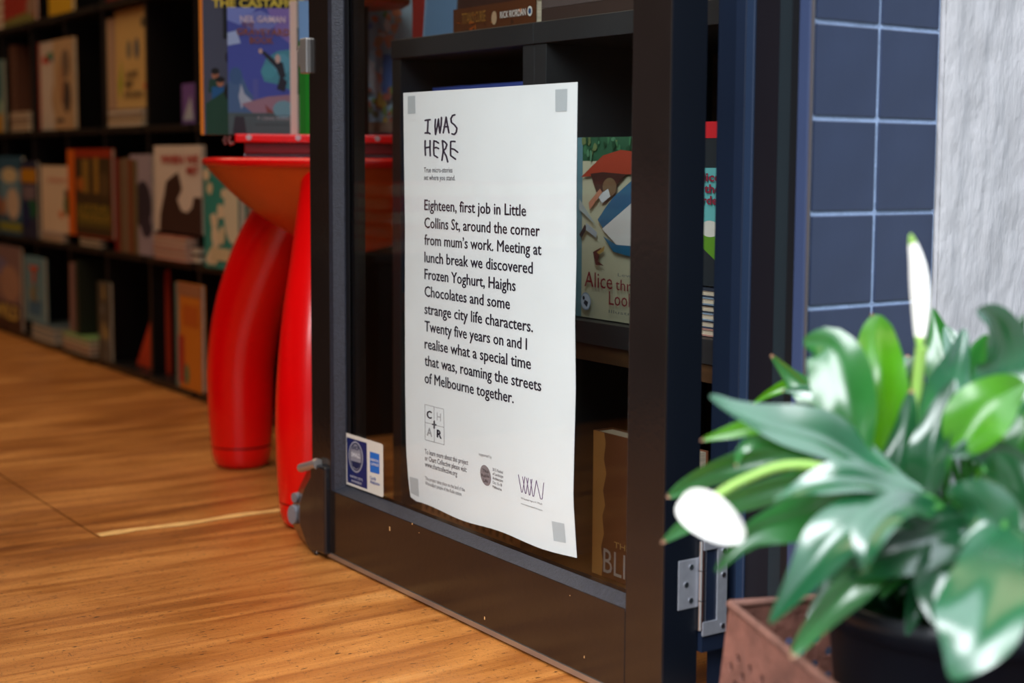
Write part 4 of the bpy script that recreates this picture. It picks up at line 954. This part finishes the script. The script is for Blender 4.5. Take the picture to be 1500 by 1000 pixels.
# ================================================================== PLANTER
KP = 1.24      # the plant and its planter stand this much farther out than 1.04 m
C0 = Vector((0.779, 0.85))*KP; ux, uy = Vector((-0.36, -0.933)).normalized(), Vector((0.933, -0.36)).normalized()
SZ, HB = 0.262*KP, 0.200
pb = empty('metal_planter', (0.853*KP, 0.682*KP, 0)); tag(pb, 'rusty brown perforated square metal planter', 'planter')
PO = Vector((0.853*KP, 0.682*KP, 0))
def pw(u, v, z, grow=0.0):
    k = (1-z/HB)*0.012
    q = C0+ux*u+uy*v; c = C0+ux*SZ/2+uy*SZ/2
    q = q+(q-c)*(k/0.13)
    return (q.x-PO.x, q.y-PO.y, z)
def perforated(fn, name):
    m = MB(); nx, nz = 22, 13; cw, ch = SZ/nx, (HB-0.028)/nz
    for j in range(nz):
        for i in range(nx):
            a0, a1 = i*cw, (i+1)*cw; b0, b1 = 0.004+j*ch, 0.004+(j+1)*ch
            am, bm = (a0+a1)/2, (b0+b1)/2
            solid = i in (0, nx-1) or (j > nz-2) or ((i+j) % 2 == 0)
            if solid: m.add([fn(a0, b0), fn(a1, b0), fn(a1, b1), fn(a0, b1)], [(0, 1, 2, 3)])
            else:
                r = 0.0050
                outer = [(a1, bm), (a1, b1), (am, b1), (a0, b1), (a0, bm), (a0, b0), (am, b0), (a1, b0)]
                inner = [(am+r*math.cos(t*PI/4), bm+r*math.sin(t*PI/4)) for t in range(8)]
                m.add([fn(*p) for p in outer]+[fn(*p) for p in inner], [(t, (t+1) % 8, 8+(t+1) % 8, 8+t) for t in range(8)])
    top = 0.004+nz*ch
    m.add([fn(0, top), fn(SZ, top), fn(SZ, HB), fn(0, HB)], [(0, 1, 2, 3)])
    o = m.build(name, RUST, pb); s = o.modifiers.new('thickness', 'SOLIDIFY'); s.thickness = 0.0022; s.offset = 0
perforated(lambda u, z: pw(u, 0, z), 'side_panel')
perforated(lambda u, z: pw(SZ, u, z), 'side_panel')
perforated(lambda u, z: pw(u, SZ, z), 'side_panel')
perforated(lambda u, z: pw(0, u, z), 'side_panel')
m = MB()
cs = [pw(0, 0, HB), pw(SZ, 0, HB), pw(SZ, SZ, HB), pw(0, SZ, HB)]
for a, b in zip(cs, cs[1:]+cs[:1]): m.tube([a, b], 0.0042, 8)
m.build('rolled_rim', mat('rust_edge', (128, 88, 76), 0.7, var=0.3, scale=30), pb)
m = MB(); m.add([pw(0.004, 0.004, 0.012), pw(SZ-0.004, 0.004, 0.012), pw(SZ-0.004, SZ-0.004, 0.012), pw(0.004, SZ-0.004, 0.012)], [(0, 1, 2, 3)])
o = m.build('base_plate', RUST, pb); s_ = o.modifiers.new('thickness', 'SOLIDIFY'); s_.thickness = 0.003

PC = Vector((0.862*KP, 0.690*KP, 0.0)); PR, PZ = 0.103*KP, 0.248
pt = empty('flower_pot', (PC.x, PC.y, 0.0145)); tag(pt, 'black round plastic pot standing in the rusty planter', 'pot')
q = 0.0145
MB().lathe([(0, 0), (0.096, 0), (0.099, 0.004), (PR-0.008, PZ-q-0.03), (PR-0.006, PZ-q-0.028), (PR, PZ-q-0.027), (PR+0.001, PZ-q-0.002), (PR-0.002, PZ-q), (PR-0.006, PZ-q-0.001), (PR-0.012, PZ-q-0.05), (0.094, 0.012), (0, 0.012)], seg=64).build('pot_body', POT, pt)
MB().lathe([(PR-0.0125, PZ-q-0.045), (0.05, PZ-q-0.038), (0, PZ-q-0.034)], seg=32).build('soil', SOIL, pt)

# ================================================================== PEACE LILY
base = Vector((PC.x, PC.y, PZ-0.04))
pl = empty('peace_lily', base); tag(pl, 'leafy green peace lily with two white flowers in the black pot', 'plant')
def cat(P, n):
    P = [Vector(p) for p in P]
    return [Vector(q) for q in smooth_path([tuple(p) for p in P], n)]
def leaf(ctrl, width, mi=0, roll=0.0, fold=0.3, wave=0.16, stem_to=None, name='leaf', tip=None, shape=1.0):
    """ctrl: points base->tip in the place; width in metres; roll turns the blade about its midrib"""
    n = 18; C = cat(ctrl, n); half = 4
    view = (sum(C, Vector())/len(C)-EYEV).normalized()
    rr = random.Random(int(abs(C[0].x*1e5+C[-1].z*1e4))); ph = rr.random()*6
    vs = []
    for i, p in enumerate(C):
        t = i/n; tg = (C[min(i+1, n)]-C[max(i-1, 0)]).normalized()
        s = tg.cross(view)
        if s.length < 1e-3: s = RT.copy()
        s.normalize(); nn = s.cross(tg).normalized()
        s2 = s*math.cos(roll)+nn*math.sin(roll); n2 = -s*math.sin(roll)+nn*math.cos(roll)
        w = width/2*(math.sin(PI*min(1, (t*0.94+0.03))**(0.82*shape)))**0.85*(1-0.35*t*t)
        w = max(w, width*0.02)
        for j in range(-half, half+1):
            u = j/half
            lift = abs(u)*w*fold*2 - (u*u)*w*fold*0.9 + wave*w*math.sin(ph+t*9+u*1.2)*abs(u)*1.6
            vs.append(p+s2*(u*w)-n2*lift - base)
    W = 2*half+1
    m = MB(); m.add(vs, [(i*W+j, i*W+j+1, (i+1)*W+j+1, (i+1)*W+j) for i in range(n) for j in range(W-1)], 0, True)
    if tip is None: tip = width < 0.034
    if tip: m.m[-(W-1)*1:] = [1]*(W-1)
    o = m.build(name, [LEAFS[mi], TIPB], pl)
    if stem_to is not False:
        st_ = stem_to or (base+Vector((rr.uniform(-.045, .045), rr.uniform(-.045, .045), -0.002)))
        d = (C[0]-C[1]).normalized()
        mid = (C[0]+d*0.03).lerp(st_, 0.35)+Vector((0, 0, 0.01))
        sp_ = cat([C[0]-d*0.004, C[0]+d*0.012, mid, st_], 10)
        MB().tube([v-base for v in sp_], [0.0022+0.0012*k/10 for k in range(11)], 7).build('leaf_stem', STEMG, pl)
    return o
PXM = 1.02/FPX   # metres per pixel around the plant
def L(pts, wpx, mi=0, roll=0.0, **k):
    """pts: (px, py, depth) from base to tip"""
    P = [at(p[0], p[1], p[2]*KP) for p in pts]; d = sum(p[2] for p in pts)/len(pts)*KP
    return leaf(P, wpx*d/FPX*1.12, mi, roll, **k)
D = 1.04
L([(1300, 690, 1.04), (1292, 620, 1.03), (1290, 550, 1.03), (1284, 490, 1.05), (1288, 462, 1.07)], 84, 1, 0.25)
L([(1318, 640, 1.10), (1300, 560, 1.12), (1285, 500, 1.13), (1278, 458, 1.12)], 46, 3, 0.5)
L([(1262, 705, 0.99), (1248, 640, 0.99), (1240, 585, 0.99), (1228, 535, 1.0), (1212, 504, 1.01), (1178, 501, 1.02)], 92, 2, 0.15, shape=1.25)
L([(1250, 625, 1.12), (1205, 590, 1.13), (1165, 555, 1.14), (1129, 519, 1.14)], 40, 2, 0.4)
L([(1225, 600, 1.08), (1190, 574, 1.09), (1145, 572, 1.1)], 20, 3, 0.2)
L([(1190, 570, 1.14), (1160, 562, 1.15), (1128, 575, 1.15), (1102, 592, 1.15)], 17, 1, 0.2)
L([(1250, 660, 1.08), (1205, 625, 1.1), (1165, 590, 1.11)], 60, 0, 0.4)
L([(1360, 740, 0.98), (1280, 690, 0.98), (1205, 645, 0.98), (1130, 622, 0.98), (1072, 600, 0.98), (1040, 580, 0.98)], 74, 3, -0.75)
L([(1180, 640, 1.02), (1120, 622, 1.03), (1070, 632, 1.03), (1026, 645, 1.03)], 26, 1, 0.1)
L([(1200, 668, 0.99), (1160, 655, 0.99), (1110, 645, 0.98), (1085, 660, 0.98), (1078, 684, 0.97)], 20, 2, 0.2)
L([(1200, 662, 1.06), (1120, 668, 1.07), (1050, 688, 1.08), (1004, 712, 1.09), (976, 728, 1.09)], 46, 2, 0.5)
L([(1250, 700, 1.0), (1170, 705, 1.0), (1080, 732, 1.02), (1010, 765, 1.04), (968, 795, 1.05)], 42, 2, 0.45)
L([(1352, 728, 0.95), (1300, 712, 0.95), (1240, 704, 0.94), (1185, 712, 0.94), (1134, 733, 0.94)], 58, 3, -0.7)
L([(1330, 735, 1.0), (1250, 742, 0.98), (1170, 758, 0.97), (1100, 782, 0.96), (1048, 836, 0.95)], 62, 2, 0.3, wave=.2)
L([(1370, 745, 0.95), (1300, 752, 0.93), (1235, 785, 0.92), (1185, 840, 0.92), (1128, 912, 0.93)], 92, 3, -0.55, wave=.12)
L([(1340, 780, 0.95), (1285, 815, 0.93), (1238, 865, 0.92), (1190, 920, 0.92), (1158, 964, 0.92)], 56, 2, 0.35)
L([(1372, 745, 0.93), (1320, 742, 0.90), (1285, 770, 0.89), (1270, 805, 0.88), (1268, 838, 0.88)], 62, 3, -0.5)
L([(1450, 775, 0.95), (1390, 782, 0.93), (1320, 805, 0.92), (1262, 830, 0.92), (1238, 845, 0.92)], 84, 0, -0.3)
L([(1400, 800, 0.95), (1378, 830, 0.92), (1368, 870, 0.91), (1382, 926, 0.9)], 70, 0, 0.2)
L([(1470, 770, 0.90), (1462, 830, 0.86), (1440, 900, 0.84), (1418, 950, 0.83), (1394, 994, 0.83)], 140, 3, -0.35, fold=.12)
L([(1405, 745, 0.94), (1440, 750, 0.91), (1470, 790, 0.90), (1474, 852, 0.89)], 96, 3, -0.4)
L([(1440, 690, 0.96), (1480, 720, 0.93), (1510, 780, 0.91), (1530, 850, 0.9)], 90, 0, -0.2)
L([(1360, 725, 1.02), (1368, 650, 1.02), (1385, 580, 1.02), (1400, 530, 1.03), (1412, 482, 1.04)], 74, 3, -0.4)
L([(1350, 730, 0.98), (1362, 670, 0.97), (1378, 610, 0.97), (1398, 555, 0.97)], 56, 0, 0.3)
L([(1460, 640, 1.02), (1462, 580, 1.02), (1470, 520, 1.02), (1455, 470, 1.0), (1430, 455, 0.98)], 84, 3, -0.35)
L([(1402, 660, 0.96), (1430, 615, 0.96), (1465, 582, 0.96), (1502, 560, 0.97)], 88, 1, 0.1)
L([(1385, 610, 1.1), (1388, 550, 1.11), (1380, 500, 1.12), (1366, 452, 1.13)], 56, 2, 0.4)
L([(1500, 640, 1.06), (1490, 570, 1.07), (1488, 510, 1.08), (1500, 460, 1.08)], 50, 0, 0.5)
L([(1480, 690, 1.0), (1500, 640, 1.0), (1525, 590, 1.0)], 60, 2, 0.3)
L([(1440, 720, 0.98), (1455, 680, 0.98), (1468, 640, 0.98)], 40, 1, 0.2)
L([(1310, 730, 1.0), (1318, 680, 1.0), (1330, 620, 1.0), (1336, 570, 1.0)], 48, 0, 0.4)
L([(1420, 640, 1.08), (1415, 580, 1.09), (1400, 520, 1.10), (1385, 478, 1.11)], 52, 3, -0.3)
L([(1350, 690, 1.08), (1330, 630, 1.09), (1322, 570, 1.10), (1345, 520, 1.10)], 60, 0, 0.2)
L([(1440, 650, 1.06), (1430, 590, 1.06), (1436, 530, 1.06), (1446, 490, 1.05)], 66, 2, 0.3)
L([(1410, 780, 0.98), (1340, 800, 0.96), (1290, 840, 0.95), (1262, 880, 0.95)], 46, 0, 0.2)
L([(1500, 720, 0.98), (1480, 690, 0.97), (1430, 660, 0.96), (1392, 668, 0.95)], 58, 0, -0.2)
L([(1330, 600, 1.12), (1322, 560, 1.12), (1330, 520, 1.13)], 42, 3, 0.3)
# crown filling: leaves all round, many of them away from the street
rr = random.Random(11)
for i in range(64):
    a = rr.uniform(0, 2*PI); e = rr.uniform(0.35, 1.25); ln = rr.uniform(0.11, 0.21); ro = rr.uniform(0.02, 0.085)
    d = Vector((math.cos(a), math.sin(a), 0))
    toward = d.dot(Vector((-FW.x, -FW.y, 0)).normalized())
    left = d.dot(-RT)
    if toward > 0.35 and e > 0.7: e = 0.6
    s0 = base+d*ro+Vector((0, 0, rr.uniform(0.05, 0.12)))
    if toward > 0.3 or left > 0.55: s0 = s0-Vector((0, 0, 0.03)); ln *= 0.72
    p1 = s0+(d*math.cos(e)+Vector((0, 0, math.sin(e))))*ln*0.4
    p2 = p1+(d*math.cos(e-0.5)+Vector((0, 0, math.sin(e-0.5))))*ln*0.35
    p3 = p2+(d*math.cos(e-1.2)+Vector((0, 0, math.sin(e-1.2))))*ln*0.35
    leaf([s0, p1, p2, p3], rr.uniform(0.035, 0.056), rr.choice([0, 0, 2, 3]), rr.uniform(-0.7, 0.7), name='leaf', tip=False)
for i in range(26):
    a = rr.uniform(0, 2*PI); ro = rr.uniform(0.01, 0.05)
    p0 = base+Vector((math.cos(a)*ro, math.sin(a)*ro, -0.003)); p1 = p0+Vector((math.cos(a)*0.03, math.sin(a)*0.03, rr.uniform(0.11, 0.21)))
    MB().tube([v-base for v in cat([p0, p0.lerp(p1, .5)+Vector((0.003, 0, 0)), p1], 6)], 0.0026, 6).build('leaf_stem', STEMG, pl)
# flowers
def spathe(ctrl, width, roll, fold, name='spathe'):
    n = 16; C = cat([at(p[0], p[1], p[2]*KP) for p in ctrl], n); view = (C[n//2]-EYEV).normalized(); vs = []
    for i, p in enumerate(C):
        t = i/n; tg = (C[min(i+1, n)]-C[max(i-1, 0)]).normalized(); s = tg.cross(view).normalized(); nn = s.cross(tg)
        w = width/2*math.sin(PI*(t*0.95+0.03))**0.8*(1-0.25*t)
        for j in range(-5, 6):
            th = j/5*fold; R0 = w/max(math.sin(min(fold, PI/2)), 0.3)
            vs.append(p+(s*math.cos(roll)+nn*math.sin(roll))*(math.sin(th)*R0)-(nn*math.cos(roll)-s*math.sin(roll))*((1-math.cos(th))*R0)-base)
    m = MB(); m.add(vs, [(i*11+j, i*11+j+1, (i+1)*11+j+1, (i+1)*11+j) for i in range(n) for j in range(10)], 0, True)
    if name == 'spathe_bud': m.m[-20:] = [1]*20; m.m[:20] = [1]*20
    o = m.build(name, [SPATHE, STALK], pl); s_ = o.modifiers.new('thickness', 'SOLIDIFY'); s_.thickness = 0.0008; return o
spathe([(1348, 512, 1.0), (1352, 450, 1.0), (1347, 390, 1.0), (1334, 342, 1.0)], 29*KP/FPX*1.12, 0.2, 2.2, 'spathe_bud').data.materials[0] = SPATHE
MB().tube([v-base for v in cat([at(1350, 508, 1.0*KP), at(1343, 570, 1.01*KP), at(1340, 640, 1.02*KP), base+Vector((-.01, .01, 0))], 12)], [0.0052-0.0001*k for k in range(13)], 9).build('flower_stalk', STALK, pl)
spathe([(998, 733, 0.915), (1024, 748, 0.905), (1058, 770, 0.90), (1090, 788, 0.905)], 62*0.92*KP/FPX*1.15, 0.1, 1.0)
MB().tube([v-base for v in cat([at(1046, 728, 0.935*KP), at(1085, 705, 0.945*KP), at(1150, 682, 0.955*KP), at(1220, 690, 0.97*KP), at(1300, 730, 1.0*KP), base], 20)], [0.0036+0.00008*k for k in range(21)], 9).build('flower_stalk', STALK, pl)
